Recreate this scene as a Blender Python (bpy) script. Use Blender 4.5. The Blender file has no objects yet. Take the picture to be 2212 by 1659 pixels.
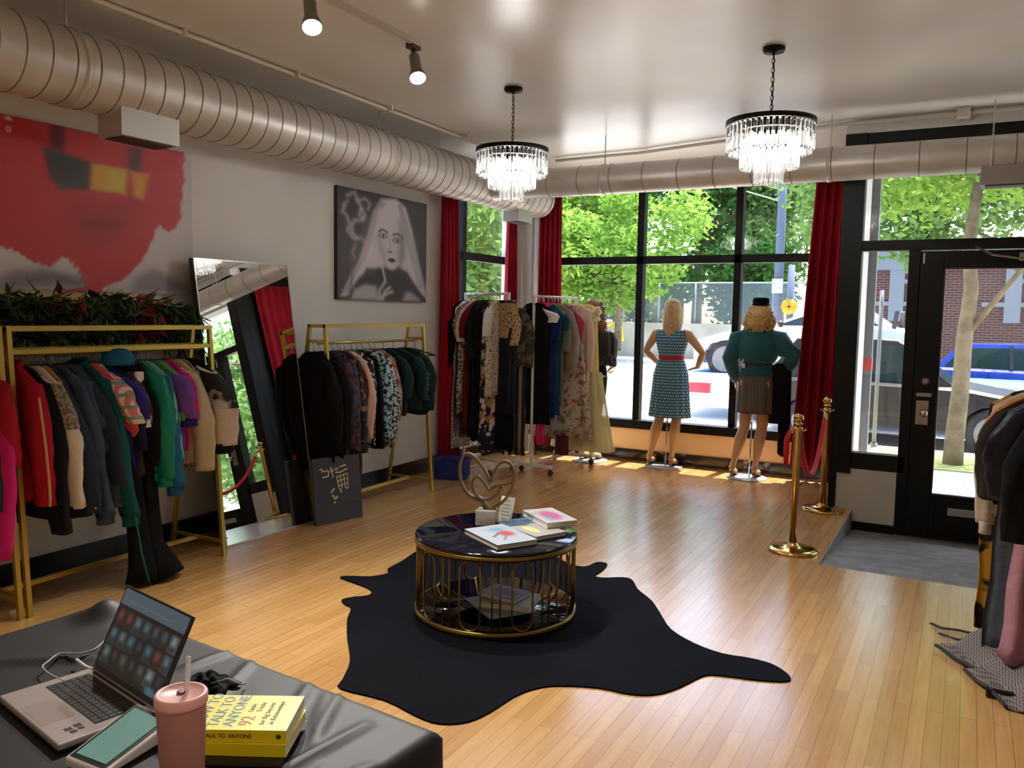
import bpy, bmesh, math, random
import numpy as np
from mathutils import Vector, Matrix, Euler
PI = math.pi
scene = bpy.context.scene
COL = scene.collection
rnd = random.Random(7)

# ---------------------------------------------------------------- camera, world, sun, exposure
cam_data = bpy.data.cameras.new('camera')
cam = bpy.data.objects.new('camera', cam_data)
COL.objects.link(cam)
cam_data.sensor_width = 36.0
cam_data.lens = 29.126
cam_data.clip_start = 0.05
cam_data.clip_end = 300
YAW, PITCH, ROLL = math.radians(-28.696), math.radians(-4.9204), math.radians(0.9897)
fw = Vector((math.sin(YAW) * math.cos(PITCH), math.cos(YAW) * math.cos(PITCH), math.sin(PITCH)))
rt = Vector((math.cos(YAW), -math.sin(YAW), 0))
up = rt.cross(fw)
r2 = rt * math.cos(ROLL) + up * math.sin(ROLL)
u2 = -rt * math.sin(ROLL) + up * math.cos(ROLL)
m = Matrix((r2, u2, -fw)).transposed().to_4x4()
m.translation = Vector((0, 0, 1.55))
cam.matrix_world = m
scene.camera = cam

scene.view_settings.view_transform = 'Standard'
scene.view_settings.look = 'None'
scene.view_settings.gamma = 1
scene.view_settings.use_curve_mapping = False
scene.view_settings.exposure = 1.05

world = bpy.data.worlds.new('sky')
scene.world = world
world.use_nodes = True
wn = world.node_tree.nodes; wl = world.node_tree.links
wn.clear()
wo = wn.new('ShaderNodeOutputWorld'); wb = wn.new('ShaderNodeBackground'); ws = wn.new('ShaderNodeTexSky')
ws.sky_type = 'NISHITA'; ws.sun_disc = False
ws.sun_elevation = math.radians(70); ws.sun_rotation = math.radians(8)
ws.air_density = 1.0; ws.dust_density = 2.2; ws.ozone_density = 1.0
wb.inputs['Strength'].default_value = 0.55
wl.new(ws.outputs[0], wb.inputs[0]); wl.new(wb.outputs[0], wo.inputs[0])

def add_light(name, kind, loc, energy, color=(1, 1, 1), parent=None, **kw):
    d = bpy.data.lights.new(name, kind)
    d.energy = energy; d.color = color
    for k, v in kw.items(): setattr(d, k, v)
    o = bpy.data.objects.new(name, d); COL.objects.link(o); o.location = loc
    if parent: o.parent = parent
    return o
sun = add_light('sun', 'SUN', (3, 14, 20), 9.5, (1.0, 0.96, 0.90), angle=0.0093)
_d = -Vector((0.12 * math.cos(math.radians(71)), math.cos(math.radians(71)), math.sin(math.radians(71)))).normalized()
sun.rotation_euler = _d.to_track_quat('-Z', 'Y').to_euler()

# ---------------------------------------------------------------- helpers
def S(r, g=None, b=None):
    if g is None: g = b = r
    def f(c):
        c /= 255.0
        return c / 12.92 if c <= 0.04045 else ((c + 0.055) / 1.055) ** 2.4
    return (f(r), f(g), f(b), 1.0)

class MB:
    """collects shapes, linked as ONE mesh object by build()"""
    def __init__(s): s.v = []; s.f = []; s.mi = []; s.sm = []
    def add(s, vs, fs, mi=0, smooth=False):
        n = len(s.v); s.v += [tuple(p) for p in vs]
        for f in fs: s.f.append(tuple(i + n for i in f)); s.mi.append(mi); s.sm.append(smooth)
        return s
    def box(s, c, d, mi=0, rot=None):
        hx, hy, hz = d[0] / 2, d[1] / 2, d[2] / 2
        vs = [Vector((x, y, z)) for x in (-hx, hx) for y in (-hy, hy) for z in (-hz, hz)]
        if rot is not None: vs = [rot @ v for v in vs]
        c = Vector(c)
        return s.add([v + c for v in vs], [(0, 1, 3, 2), (4, 6, 7, 5), (0, 4, 5, 1), (2, 3, 7, 6), (0, 2, 6, 4), (1, 5, 7, 3)], mi)
    def bx(s, x0, x1, y0, y1, z0, z1, mi=0):
        return s.box(((x0 + x1) / 2, (y0 + y1) / 2, (z0 + z1) / 2), (abs(x1 - x0), abs(y1 - y0), abs(z1 - z0)), mi)
    def bar(s, a, b, w, h=None, mi=0, upv=(0, 0, 1)):
        a = Vector(a); b = Vector(b); h = h or w; d = (b - a); L = d.length; d.normalize()
        u = Vector(upv)
        if abs(d.dot(u)) > .99: u = Vector((0, 1, 0))
        x = d.cross(u).normalized(); y = x.cross(d)
        R_ = Matrix((x, y, d)).transposed()
        return s.box((a + b) / 2, (w, h, L), mi, R_)
    def tube(s, pts, r, n=8, mi=0, closed=False, cap=True, flat=1.0):
        pts = [Vector(p) for p in pts]; N = len(pts)
        rr = r if isinstance(r, (list, tuple)) else [r] * N
        vs = []; prev = None
        for i, p in enumerate(pts):
            if closed: t = pts[(i + 1) % N] - pts[i - 1]
            else: t = pts[min(i + 1, N - 1)] - pts[max(i - 1, 0)]
            if t.length < 1e-9: t = Vector((0, 0, 1))
            t.normalize()
            if prev is None:
                u = Vector((0, 0, 1)) if abs(t.z) < .9 else Vector((1, 0, 0))
            else: u = prev
            x = t.cross(u)
            if x.length < 1e-6: x = t.cross(Vector((0.3, 1, .2)))
            x.normalize(); y = x.cross(t).normalized(); prev = y
            for k in range(n):
                a = 2 * PI * k / n
                vs.append(p + x * (rr[i] * math.cos(a)) + y * (rr[i] * flat * math.sin(a)))
        fs = []
        for i in range(N if closed else N - 1):
            j = (i + 1) % N
            for k in range(n):
                l = (k + 1) % n
                fs.append((i * n + k, i * n + l, j * n + l, j * n + k))
        if cap and not closed:
            fs.append(tuple(range(n))[::-1]); fs.append(tuple((N - 1) * n + k for k in range(n)))
        return s.add(vs, fs, mi, True)
    def cyl(s, a, b, r, n=16, mi=0, r1=None):
        return s.tube([a, b], [r, r if r1 is None else r1], n, mi)
    def lathe(s, prof, c=(0, 0, 0), n=32, mi=0, axis='Z', smooth=True):
        vs = []; c = Vector(c)
        for (r, z) in prof:
            for k in range(n):
                a = 2 * PI * k / n
                q = Vector((r * math.cos(a), r * math.sin(a), z))
                if axis == 'Y': q = Vector((q.x, z, q.y))
                if axis == 'X': q = Vector((z, q.x, q.y))
                vs.append(q + c)
        fs = []
        for i in range(len(prof) - 1):
            for k in range(n):
                l = (k + 1) % n
                fs.append((i * n + k, i * n + l, (i + 1) * n + l, (i + 1) * n + k))
        fs.append(tuple(range(n))[::-1]); fs.append(tuple((len(prof) - 1) * n + k for k in range(n)))
        return s.add(vs, fs, mi, smooth)
    def ball(s, c, r, n=16, mi=0, sc=(1, 1, 1)):
        prof = []
        vs = []; fs = []; m_ = n // 2
        for i in range(m_ + 1):
            t = PI * i / m_
            for k in range(n):
                a = 2 * PI * k / n
                vs.append((c[0] + r * sc[0] * math.sin(t) * math.cos(a), c[1] + r * sc[1] * math.sin(t) * math.sin(a), c[2] - r * sc[2] * math.cos(t)))
        for i in range(m_):
            for k in range(n):
                l = (k + 1) % n
                fs.append((i * n + k, i * n + l, (i + 1) * n + l, (i + 1) * n + k))
        return s.add(vs, fs, mi, True)
    def prism(s, poly, z0, z1, mi=0, smooth=False):
        n = len(poly)
        vs = [(x, y, z0) for x, y in poly] + [(x, y, z1) for x, y in poly]
        fs = [tuple(range(n))[::-1], tuple(range(n, 2 * n))] + [(i, (i + 1) % n, n + (i + 1) % n, n + i) for i in range(n)]
        return s.add(vs, fs, mi, smooth)
    def grid(s, fn, nu, nv, mi=0, closed_u=False, smooth=True):
        vs = [fn(i / nu, j / nv) for j in range(nv + 1) for i in range(nu + (0 if closed_u else 1))]
        w = nu + (0 if closed_u else 1)
        fs = []
        for j in range(nv):
            for i in range(nu):
                k = (i + 1) % w if closed_u else i + 1
                fs.append((j * w + i, j * w + k, (j + 1) * w + k, (j + 1) * w + i))
        return s.add(vs, fs, mi, smooth)
    def xform(s, M):
        s.v = [tuple(M @ Vector(p)) for p in s.v]; return s
    def build(s, name, mats, parent=None, loc=None, rot=None, bevel=0, solid=0, subsurf=0, fix=True):
        me = bpy.data.meshes.new(name)
        me.from_pydata(s.v, [], s.f); 
        if not isinstance(mats, (list, tuple)): mats = [mats]
        for m_ in mats: me.materials.append(m_)
        me.polygons.foreach_set('material_index', s.mi)
        me.polygons.foreach_set('use_smooth', s.sm)
        if fix:
            bm = bmesh.new(); bm.from_mesh(me)
            bmesh.ops.recalc_face_normals(bm, faces=bm.faces); bm.to_mesh(me); bm.free()
        me.update()
        o = bpy.data.objects.new(name, me); COL.objects.link(o)
        if parent: o.parent = parent
        if loc is not None: o.location = loc
        if rot is not None: o.rotation_euler = rot
        if solid:
            md = o.modifiers.new('solid', 'SOLIDIFY'); md.thickness = solid; md.offset = 0
        if bevel:
            md = o.modifiers.new('bevel', 'BEVEL'); md.width = bevel; md.segments = 2; md.limit_method = 'ANGLE'
        if subsurf:
            md = o.modifiers.new('sub', 'SUBSURF'); md.levels = subsurf; md.render_levels = subsurf
        return o

def tag(o, label=None, cat=None, group=None, kind=None):
    if label: o['label'] = label
    if cat: o['category'] = cat
    if group: o['group'] = group
    if kind: o['kind'] = kind
    return o
def thing(name, label, cat, loc=(0, 0, 0), rz=0, group=None, kind=None):
    o = bpy.data.objects.new(name, None); COL.objects.link(o)
    o.empty_display_size = .1
    o.location = loc; o.rotation_euler = (0, 0, rz)
    return tag(o, label, cat, group, kind)
def struct(name, mb, mat, label=None, cat=None, **kw):
    return tag(mb.build(name, mat, **kw), label, cat, None, 'structure')
def wl_(o, parent):
    """parts modelled in world coordinates under an Empty"""
    o.parent = parent
    o.matrix_parent_inverse = Matrix.Translation(parent.location).inverted() if parent.rotation_euler.z == 0 else (Matrix.Translation(parent.location) @ parent.rotation_euler.to_matrix().to_4x4()).inverted()
    return o
def dup(root, loc=None, rz=None, label=None, group=None):
    r = root.copy(); COL.objects.link(r)
    if loc is not None: r.location = loc
    if rz is not None: r.rotation_euler = (0, 0, rz)
    if label: r['label'] = label
    if group: r['group'] = group
    for ch in list(root.children):
        c = ch.copy(); COL.objects.link(c); c.parent = r
        for g in ch.children:
            d = g.copy(); COL.objects.link(d); d.parent = c
    return r

# ---------------------------------------------------------------- materials
_mc = {}
def mat(name, color, rough=.6, metal=0., spec=.5, emis=None, estr=1., var=None, vs=6., bump=0., bs=40., coat=0., sheen=0., trans=0., alpha=1., aniso=0.):
    if name in _mc: return _mc[name]
    M = bpy.data.materials.new(name); M.use_nodes = True
    nt = M.node_tree; b = nt.nodes['Principled BSDF']
    if len(color) == 3: color = (*color, 1)
    b.inputs['Base Color'].default_value = color
    b.inputs['Roughness'].default_value = rough; b.inputs['Metallic'].default_value = metal
    b.inputs['Specular IOR Level'].default_value = spec
    b.inputs['Coat Weight'].default_value = coat; b.inputs['Sheen Weight'].default_value = sheen
    b.inputs['Transmission Weight'].default_value = trans; b.inputs['Alpha'].default_value = alpha
    b.inputs['Anisotropic'].default_value = aniso
    if emis:
        b.inputs['Emission Color'].default_value = emis if len(emis) == 4 else (*emis, 1); b.inputs['Emission Strength'].default_value = estr
    if var or bump:
        tc = nt.nodes.new('ShaderNodeTexCoord')
    if var:
        n = nt.nodes.new('ShaderNodeTexNoise'); n.inputs['Scale'].default_value = vs; n.inputs['Detail'].default_value = 4
        nt.links.new(tc.outputs['Object'], n.inputs['Vector'])
        mx = nt.nodes.new('ShaderNodeMix'); mx.data_type = 'RGBA'
        mx.inputs[6].default_value = color; mx.inputs[7].default_value = var if len(var) == 4 else (*var, 1)
        rp = nt.nodes.new('ShaderNodeMapRange'); rp.inputs[1].default_value = .35; rp.inputs[2].default_value = .65
        nt.links.new(n.outputs['Fac'], rp.inputs[0]); nt.links.new(rp.outputs[0], mx.inputs[0]); nt.links.new(mx.outputs[2], b.inputs['Base Color'])
    if bump:
        n2 = nt.nodes.new('ShaderNodeTexNoise'); n2.inputs['Scale'].default_value = bs; n2.inputs['Detail'].default_value = 3
        nt.links.new(tc.outputs['Object'], n2.inputs['Vector'])
        bp = nt.nodes.new('ShaderNodeBump'); bp.inputs['Strength'].default_value = bump; bp.inputs['Distance'].default_value = .01
        nt.links.new(n2.outputs['Fac'], bp.inputs['Height']); nt.links.new(bp.outputs[0], b.inputs['Normal'])
    _mc[name] = M
    return M

def pattern(name, c1, c2, kind='floral', scale=20., rough=.85, thr=.5, c3=None, metal=0., axis='Z', soft=.03):
    """printed or woven cloth: kind floral, dots, stripe, plaid, spots"""
    if name in _mc: return _mc[name]
    M = bpy.data.materials.new(name); M.use_nodes = True
    nt = M.node_tree; b = nt.nodes['Principled BSDF']; N = nt.nodes.new; L = nt.links.new
    b.inputs['Roughness'].default_value = rough; b.inputs['Metallic'].default_value = metal
    tc = N('ShaderNodeTexCoord')
    def fac(o, lo, hi):
        r = N('ShaderNodeMapRange'); r.inputs[1].default_value = lo; r.inputs[2].default_value = hi; L(o, r.inputs[0]); return r.outputs[0]
    def mix(f, a, c):
        mx = N('ShaderNodeMix'); mx.data_type = 'RGBA'
        if isinstance(a, tuple): mx.inputs[6].default_value = a
        else: L(a, mx.inputs[6])
        mx.inputs[7].default_value = c; L(f, mx.inputs[0]); return mx.outputs[2]
    if kind == 'floral':
        t = N('ShaderNodeTexNoise'); t.inputs['Scale'].default_value = scale; t.inputs['Detail'].default_value = 2; L(tc.outputs['Object'], t.inputs['Vector'])
        o = mix(fac(t.outputs['Fac'], thr - soft, thr + soft), c1, c2)
        if c3:
            t2 = N('ShaderNodeTexNoise'); t2.inputs['Scale'].default_value = scale * 1.7; t2.inputs['Detail'].default_value = 1
            mp = N('ShaderNodeMapping'); mp.inputs['Location'].default_value = (3, 7, 1); L(tc.outputs['Object'], mp.inputs[0]); L(mp.outputs[0], t2.inputs['Vector'])
            o = mix(fac(t2.outputs['Fac'], .57, .6), o, c3)
    elif kind == 'spots':
        t = N('ShaderNodeTexVoronoi'); t.inputs['Scale'].default_value = scale; L(tc.outputs['Object'], t.inputs['Vector'])
        o = mix(fac(t.outputs['Distance'], thr - soft, thr + soft), c2, c1)
    elif kind == 'dots':
        sx = N('ShaderNodeSeparateXYZ'); L(tc.outputs['UV'], sx.inputs[0])
        outs = []
        for k in (0, 1):
            m1 = N('ShaderNodeMath'); m1.operation = 'MULTIPLY'; m1.inputs[1].default_value = scale; L(sx.outputs[k], m1.inputs[0]); outs.append(m1.outputs[0])
        fl = N('ShaderNodeMath'); fl.operation = 'FLOOR'; L(outs[1], fl.inputs[0])
        hf = N('ShaderNodeMath'); hf.operation = 'MULTIPLY'; hf.inputs[1].default_value = .5; L(fl.outputs[0], hf.inputs[0])
        ad = N('ShaderNodeMath'); ad.operation = 'ADD'; L(outs[0], ad.inputs[0]); L(hf.outputs[0], ad.inputs[1])
        dd = []
        for o_ in (ad.outputs[0], outs[1]):
            fr = N('ShaderNodeMath'); fr.operation = 'FRACT'; L(o_, fr.inputs[0])
            sb = N('ShaderNodeMath'); sb.operation = 'SUBTRACT'; sb.inputs[1].default_value = .5; L(fr.outputs[0], sb.inputs[0])
            sq = N('ShaderNodeMath'); sq.operation = 'POWER'; sq.inputs[1].default_value = 2; L(sb.outputs[0], sq.inputs[0]); dd.append(sq.outputs[0])
        a2 = N('ShaderNodeMath'); a2.operation = 'ADD'; L(dd[0], a2.inputs[0]); L(dd[1], a2.inputs[1])
        o = mix(fac(a2.outputs[0], thr ** 2 * .8, thr ** 2 * 1.2), c2, c1)
    elif kind in ('stripe', 'plaid'):
        t = N('ShaderNodeTexWave'); t.inputs['Scale'].default_value = scale; t.bands_direction = axis; L(tc.outputs['Object'], t.inputs['Vector'])
        o = mix(fac(t.outputs['Fac'], thr - .1, thr + .1), c1, c2)
        if kind == 'plaid' or c3:
            t2 = N('ShaderNodeTexWave'); t2.inputs['Scale'].default_value = scale * .7; t2.bands_direction = 'X' if axis == 'Z' else 'Z'; L(tc.outputs['Object'], t2.inputs['Vector'])
            o = mix(fac(t2.outputs['Fac'], .75, .85), o, c3 or c2)
    L(o, b.inputs['Base Color'])
    _mc[name] = M
    return M

def glass_mat(name, tint=(1, 1, 1, 1), gloss=.06):
    if name in _mc: return _mc[name]
    M = bpy.data.materials.new(name); M.use_nodes = True
    nt = M.node_tree; nt.nodes.clear(); N = nt.nodes.new
    o = N('ShaderNodeOutputMaterial'); t = N('ShaderNodeBsdfTransparent'); g = N('ShaderNodeBsdfGlossy'); mx = N('ShaderNodeMixShader'); f = N('ShaderNodeMapRange'); lw = N('ShaderNodeLayerWeight'); pw = N('ShaderNodeMath')
    t.inputs[0].default_value = tint; g.inputs['Roughness'].default_value = .01
    pw.operation = 'POWER'; pw.inputs[1].default_value = 4; nt.links.new(lw.outputs['Facing'], pw.inputs[0]); nt.links.new(pw.outputs[0], f.inputs[0]); f.inputs[3].default_value = .03; f.inputs[4].default_value = .6
    nt.links.new(f.outputs[0], mx.inputs[0]); nt.links.new(t.outputs[0], mx.inputs[1]); nt.links.new(g.outputs[0], mx.inputs[2]); nt.links.new(mx.outputs[0], o.inputs[0])
    _mc[name] = M
    return M

def floor_mat():
    M = bpy.data.materials.new('maple strip floor'); M.use_nodes = True
    nt = M.node_tree; b = nt.nodes['Principled BSDF']; N = nt.nodes.new; L = nt.links.new
    tc = N('ShaderNodeTexCoord'); mp = N('ShaderNodeMapping'); mp.inputs['Rotation'].default_value = (0, 0, PI / 2)
    L(tc.outputs['Object'], mp.inputs[0])
    br = N('ShaderNodeTexBrick'); L(mp.outputs[0], br.inputs['Vector'])
    br.inputs['Scale'].default_value = 1; br.inputs['Brick Width'].default_value = .9; br.inputs['Row Height'].default_value = .058
    br.inputs['Mortar Size'].default_value = .0012; br.inputs['Mortar Smooth'].default_value = .1; br.offset = .37; br.inputs['Bias'].default_value = 0
    br.inputs['Color1'].default_value = S(206, 162, 102); br.inputs['Color2'].default_value = S(190, 143, 84); br.inputs['Mortar'].default_value = S(140, 102, 60)
    n = N('ShaderNodeTexNoise'); n.inputs['Scale'].default_value = 3; n.inputs['Detail'].default_value = 6
    m2 = N('ShaderNodeMapping'); m2.inputs['Scale'].default_value = (14, 1, 1); L(tc.outputs['Object'], m2.inputs[0]); L(m2.outputs[0], n.inputs['Vector'])
    mx = N('ShaderNodeMix'); mx.data_type = 'RGBA'; mx.blend_type = 'MULTIPLY'; mx.inputs[0].default_value = .38
    cr = N('ShaderNodeValToRGB'); cr.color_ramp.elements[0].position = .3; cr.color_ramp.elements[0].color = (.62, .5, .38, 1); cr.color_ramp.elements[1].position = .62; cr.color_ramp.elements[1].color = (1, 1, 1, 1)
    L(n.outputs['Fac'], cr.inputs[0]); L(br.outputs['Color'], mx.inputs[6]); L(cr.outputs[0], mx.inputs[7]); L(mx.outputs[2], b.inputs['Base Color'])
    b.inputs['Roughness'].default_value = .26; b.inputs['Specular IOR Level'].default_value = .6
    b.inputs['Coat Weight'].default_value = .8; b.inputs['Coat Roughness'].default_value = .2
    n3 = N('ShaderNodeTexNoise'); n3.inputs['Scale'].default_value = 9; L(m2.outputs[0], n3.inputs['Vector'])
    bp = N('ShaderNodeBump'); bp.inputs['Strength'].default_value = .12; bp.inputs['Distance'].default_value = .004; L(n3.outputs['Fac'], bp.inputs['Height']); L(bp.outputs[0], b.inputs['Normal'])
    return M

def brick_mat(name, c1, c2, mortar, w=.22, h=.075):
    M = bpy.data.materials.new(name); M.use_nodes = True
    nt = M.node_tree; b = nt.nodes['Principled BSDF']; N = nt.nodes.new; L = nt.links.new
    tc = N('ShaderNodeTexCoord'); mp = N('ShaderNodeMapping'); mp.inputs['Rotation'].default_value = (PI / 2, 0, 0); L(tc.outputs['Object'], mp.inputs[0])
    br = N('ShaderNodeTexBrick'); L(mp.outputs[0], br.inputs['Vector']); br.inputs['Scale'].default_value = 1
    br.inputs['Brick Width'].default_value = w; br.inputs['Row Height'].default_value = h; br.inputs['Mortar Size'].default_value = .012
    br.inputs['Color1'].default_value = c1; br.inputs['Color2'].default_value = c2; br.inputs['Mortar'].default_value = mortar
    L(br.outputs['Color'], b.inputs['Base Color']); b.inputs['Roughness'].default_value = .9
    return M

def paint_mat(name, rough=.6):
    if name in _mc: return _mc[name]
    M = bpy.data.materials.new(name); M.use_nodes = True
    nt = M.node_tree; b = nt.nodes['Principled BSDF']; b.inputs['Roughness'].default_value = rough
    a = nt.nodes.new('ShaderNodeVertexColor'); a.layer_name = 'Print'
    nt.links.new(a.outputs[0], b.inputs['Base Color']); _mc[name] = M
    return M
def printed(name, w, h, nx, fn, parent, M, rough=.6):
    """a flat print: colours of fn(U, V) (U right, V up, 0..1) on a fine grid in its local XZ plane, corner at origin"""
    ny = max(2, int(nx * h / w))
    U, V = np.meshgrid(np.linspace(0, 1, nx + 1), np.linspace(0, 1, ny + 1))
    C = np.clip(fn(U, V), 0, 1)
    lin = np.where(C <= .04045, C / 12.92, ((C + .055) / 1.055) ** 2.4)
    vs = [M @ Vector((u * w, 0, v * h)) for u, v in zip(U.ravel(), V.ravel())]
    W = nx + 1
    fs = [(j * W + i, j * W + i + 1, (j + 1) * W + i + 1, (j + 1) * W + i) for j in range(ny) for i in range(nx)]
    me = bpy.data.meshes.new(name); me.from_pydata([tuple(p) for p in vs], [], fs)
    ca = me.color_attributes.new('Print', 'FLOAT_COLOR', 'POINT')
    ca.data.foreach_set('color', np.concatenate([lin.reshape(-1, 3), np.ones((lin.shape[0] * lin.shape[1], 1))], 1).astype(np.float32).ravel())
    me.materials.append(paint_mat('printed surface', rough)); me.update()
    o = bpy.data.objects.new(name, me); COL.objects.link(o)
    if parent: o.parent = parent
    return o
def base(U, c):
    return np.ones(U.shape + (3,)) * (np.array(c[:3]) / 255.)
def over(C, mask, c):
    mask = np.clip(mask, 0, 1)[..., None]
    return C * (1 - mask) + (np.array(c) / 255.) * mask
def ell(U, V, cx, cy, rx, ry, soft=.06, ang=0):
    x = U - cx; y = V - cy; ca, sa = math.cos(ang), math.sin(ang)
    d = np.sqrt(((x * ca + y * sa) / rx) ** 2 + ((-x * sa + y * ca) / ry) ** 2)
    return 1 / (1 + np.exp((d - 1) / soft * 2))
def poly(U, V, pts, soft=.006):
    inside = np.zeros(U.shape, bool); n = len(pts); dist = np.full(U.shape, 9.)
    for i in range(n):
        x0, y0 = pts[i]; x1, y1 = pts[(i + 1) % n]
        c = ((y0 > V) != (y1 > V)) & (U < (x1 - x0) * (V - y0) / ((y1 - y0) if y1 != y0 else 1e-9) + x0)
        inside ^= c
        t = np.clip(((U - x0) * (x1 - x0) + (V - y0) * (y1 - y0)) / max((x1 - x0) ** 2 + (y1 - y0) ** 2, 1e-9), 0, 1)
        dist = np.minimum(dist, np.hypot(U - x0 - t * (x1 - x0), V - y0 - t * (y1 - y0)))
    sd = np.where(inside, dist, -dist)
    return 1 / (1 + np.exp(-sd / soft))
def stroke(U, V, pts, w, soft=.006):
    dist = np.full(U.shape, 9.)
    for i in range(len(pts) - 1):
        x0, y0 = pts[i]; x1, y1 = pts[i + 1]
        t = np.clip(((U - x0) * (x1 - x0) + (V - y0) * (y1 - y0)) / max((x1 - x0) ** 2 + (y1 - y0) ** 2, 1e-9), 0, 1)
        dist = np.minimum(dist, np.hypot(U - x0 - t * (x1 - x0), V - y0 - t * (y1 - y0)))
    return 1 / (1 + np.exp(-(w - dist) / soft))

def lettering(name, txt, size, mat_, parent, M, ext=.0006, align='CENTER', sx=1.):
    """writing as a mesh; M places its XY plane"""
    cu = bpy.data.curves.new(name, 'FONT'); cu.body = txt; cu.size = size; cu.align_x = align; cu.align_y = 'CENTER'; cu.extrude = ext; cu.resolution_u = 3
    t = bpy.data.objects.new(name, cu); COL.objects.link(t)
    dg = bpy.context.evaluated_depsgraph_get()
    me = bpy.data.meshes.new_from_object(t.evaluated_get(dg)); me.name = name
    bpy.data.objects.remove(t); bpy.data.curves.remove(cu)
    me.transform(M @ Matrix.Diagonal((sx, 1, 1, 1)))
    me.materials.clear(); me.materials.append(mat_)
    o = bpy.data.objects.new(name, me); COL.objects.link(o)
    if parent: o.parent = parent
    return o

# common materials
WALL = mat('wall paint', S(226, 225, 222), .55, var=S(220, 219, 216), vs=2)
CEIL = mat('ceiling gloss paint', S(222, 220, 216), .3, spec=.5, var=S(214, 212, 208), vs=1.2)
BLACK = mat('black frame paint', S(9, 10, 11), .5, spec=.25)
BLACKTRIM = mat('black baseboard paint', S(14, 14, 15), .3)
GALV = mat('galvanized duct steel', S(204, 199, 192), .42, metal=.35, var=S(190, 185, 178), vs=5)
GOLD = mat('brushed gold metal', S(198, 170, 84), .34, metal=.75)
BRASS = mat('polished brass', S(214, 176, 100), .14, metal=1.)
CHROME = mat('chrome', S(210, 210, 212), .15, metal=1.)
WHITEMET = mat('white powder coat', S(226, 220, 212), .4)
GLASS = glass_mat('window glass')
FLOOR = floor_mat()
# ================================================================ SETTING
LW = -4.55      # left wall face
FY = 8.35       # front knee wall face
CZ = 3.1        # ceiling
RW = 3.2; BY = -3.2
def flat(name, polyp, z0, z1, mat_): return struct(name, MB().prism(polyp, z0, z1), mat_)
# floor: wooden platform with the sunken entry cut out
flat('floor', [(LW, BY), (RW, BY), (RW, 5.42), (-.745, 5.42), (-.745, 7.17), (-.93, 7.17), (-.93, FY + .1), (LW, FY + .1)], -.3, 0, FLOOR)
CONC = mat('grey entry concrete', S(128, 124, 120), .75, var=S(104, 102, 102), vs=9, bump=.3)
mb = MB()
mb.add([(-.745, 5.42, -.004), (1.5, 5.42, -.004), (1.5, 7.3, -.172), (-.745, 7.3, -.172), (-.745, 5.42, -.3), (1.5, 5.42, -.3), (1.5, 7.3, -.3), (-.745, 7.3, -.3)],
       [(0, 1, 2, 3), (4, 5, 6, 7), (0, 1, 5, 4), (1, 2, 6, 5), (2, 3, 7, 6), (3, 0, 4, 7)])
struct('floor_entry_ramp', mb, CONC)
struct('floor_entry_riser', MB().add([(-.745, 5.42, 0), (-.742, 5.42, 0), (-.742, 7.15, 0), (-.745, 7.15, 0), (-.745, 5.42, -.006), (-.742, 5.42, -.006), (-.742, 7.15, -.175), (-.745, 7.15, -.175)],
       [(0, 1, 2, 3), (4, 5, 6, 7), (0, 1, 5, 4), (1, 2, 6, 5), (2, 3, 7, 6), (3, 0, 4, 7)]), mat('grey riser paint', S(148, 142, 132), .6))
flat('ceiling', [(LW - .3, BY - .2), (RW + .2, BY - .2), (RW + .2, 7.4), (-.88, 7.4), (-.88, FY + .35), (LW - .3, FY + .35)], CZ, CZ + .2, CEIL)
# left wall with the corner window opening y 6.86..8.15
mb = MB().bx(LW - .25, LW, BY - .2, 6.86, -.3, CZ).bx(LW - .25, LW, 6.86, 8.15, -.3, .36).bx(LW - .25, LW, 6.86, 8.15, 2.86, CZ).bx(LW - .07, LW, 8.15, FY + .25, -.3, CZ)
struct('wall_left', mb, WALL)
struct('wall_back', MB().bx(LW - .2, RW + .2, BY - .2, BY, -.3, CZ), WALL)
struct('wall_right', MB().bx(RW, RW + .2, BY, 7.4, -.3, CZ), WALL)
# front knee wall, header, corner column
struct('wall_front', MB().bx(LW, -.93, FY, FY + .2, -.3, .34).bx(LW, -.93, FY, FY + .2, 2.9, CZ), mat('knee wall paint with warm bounce tint', S(244, 208, 154), .5))  # white wall; the warm bounce off the sunlit floor is put into its colour
struct('column', MB().bx(LW, LW + .3, 8.17, FY + .06, 0, CZ), mat('grey column paint', S(196, 190, 186), .5))
struct('trim_corner', MB().bx(LW + .13, LW + .19, 8.13, 8.17, 0, CZ), mat('pale conduit paint', S(205, 196, 190), .5))
struct('wall_entry', MB().bx(1.25, RW, 7.15, 7.35, -.3, CZ).bx(-.93, 1.25, 7.15, 7.3, 3.0, CZ), WALL)
struct('wall_return', MB().bx(-.90, -.87, 7.26, FY + .3, -.3, CZ), mat('white outside return', S(186, 182, 176), .6))
struct('trim_return', MB().bx(-.93, -.90, 7.26, FY + .02, 0, CZ), BLACK)
# baseboards
struct('baseboard_left', MB().bx(LW, LW + .02, BY, 6.9, 0, .13).bx(LW, LW + .02, 6.9, 8.17, 0, .13), BLACKTRIM)
struct('baseboard_front', MB().bx(LW + .3, -.93, FY - .02, FY, 0, .115), mat('dark glossy base trim', S(40, 30, 24), .15, coat=.5))
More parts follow.
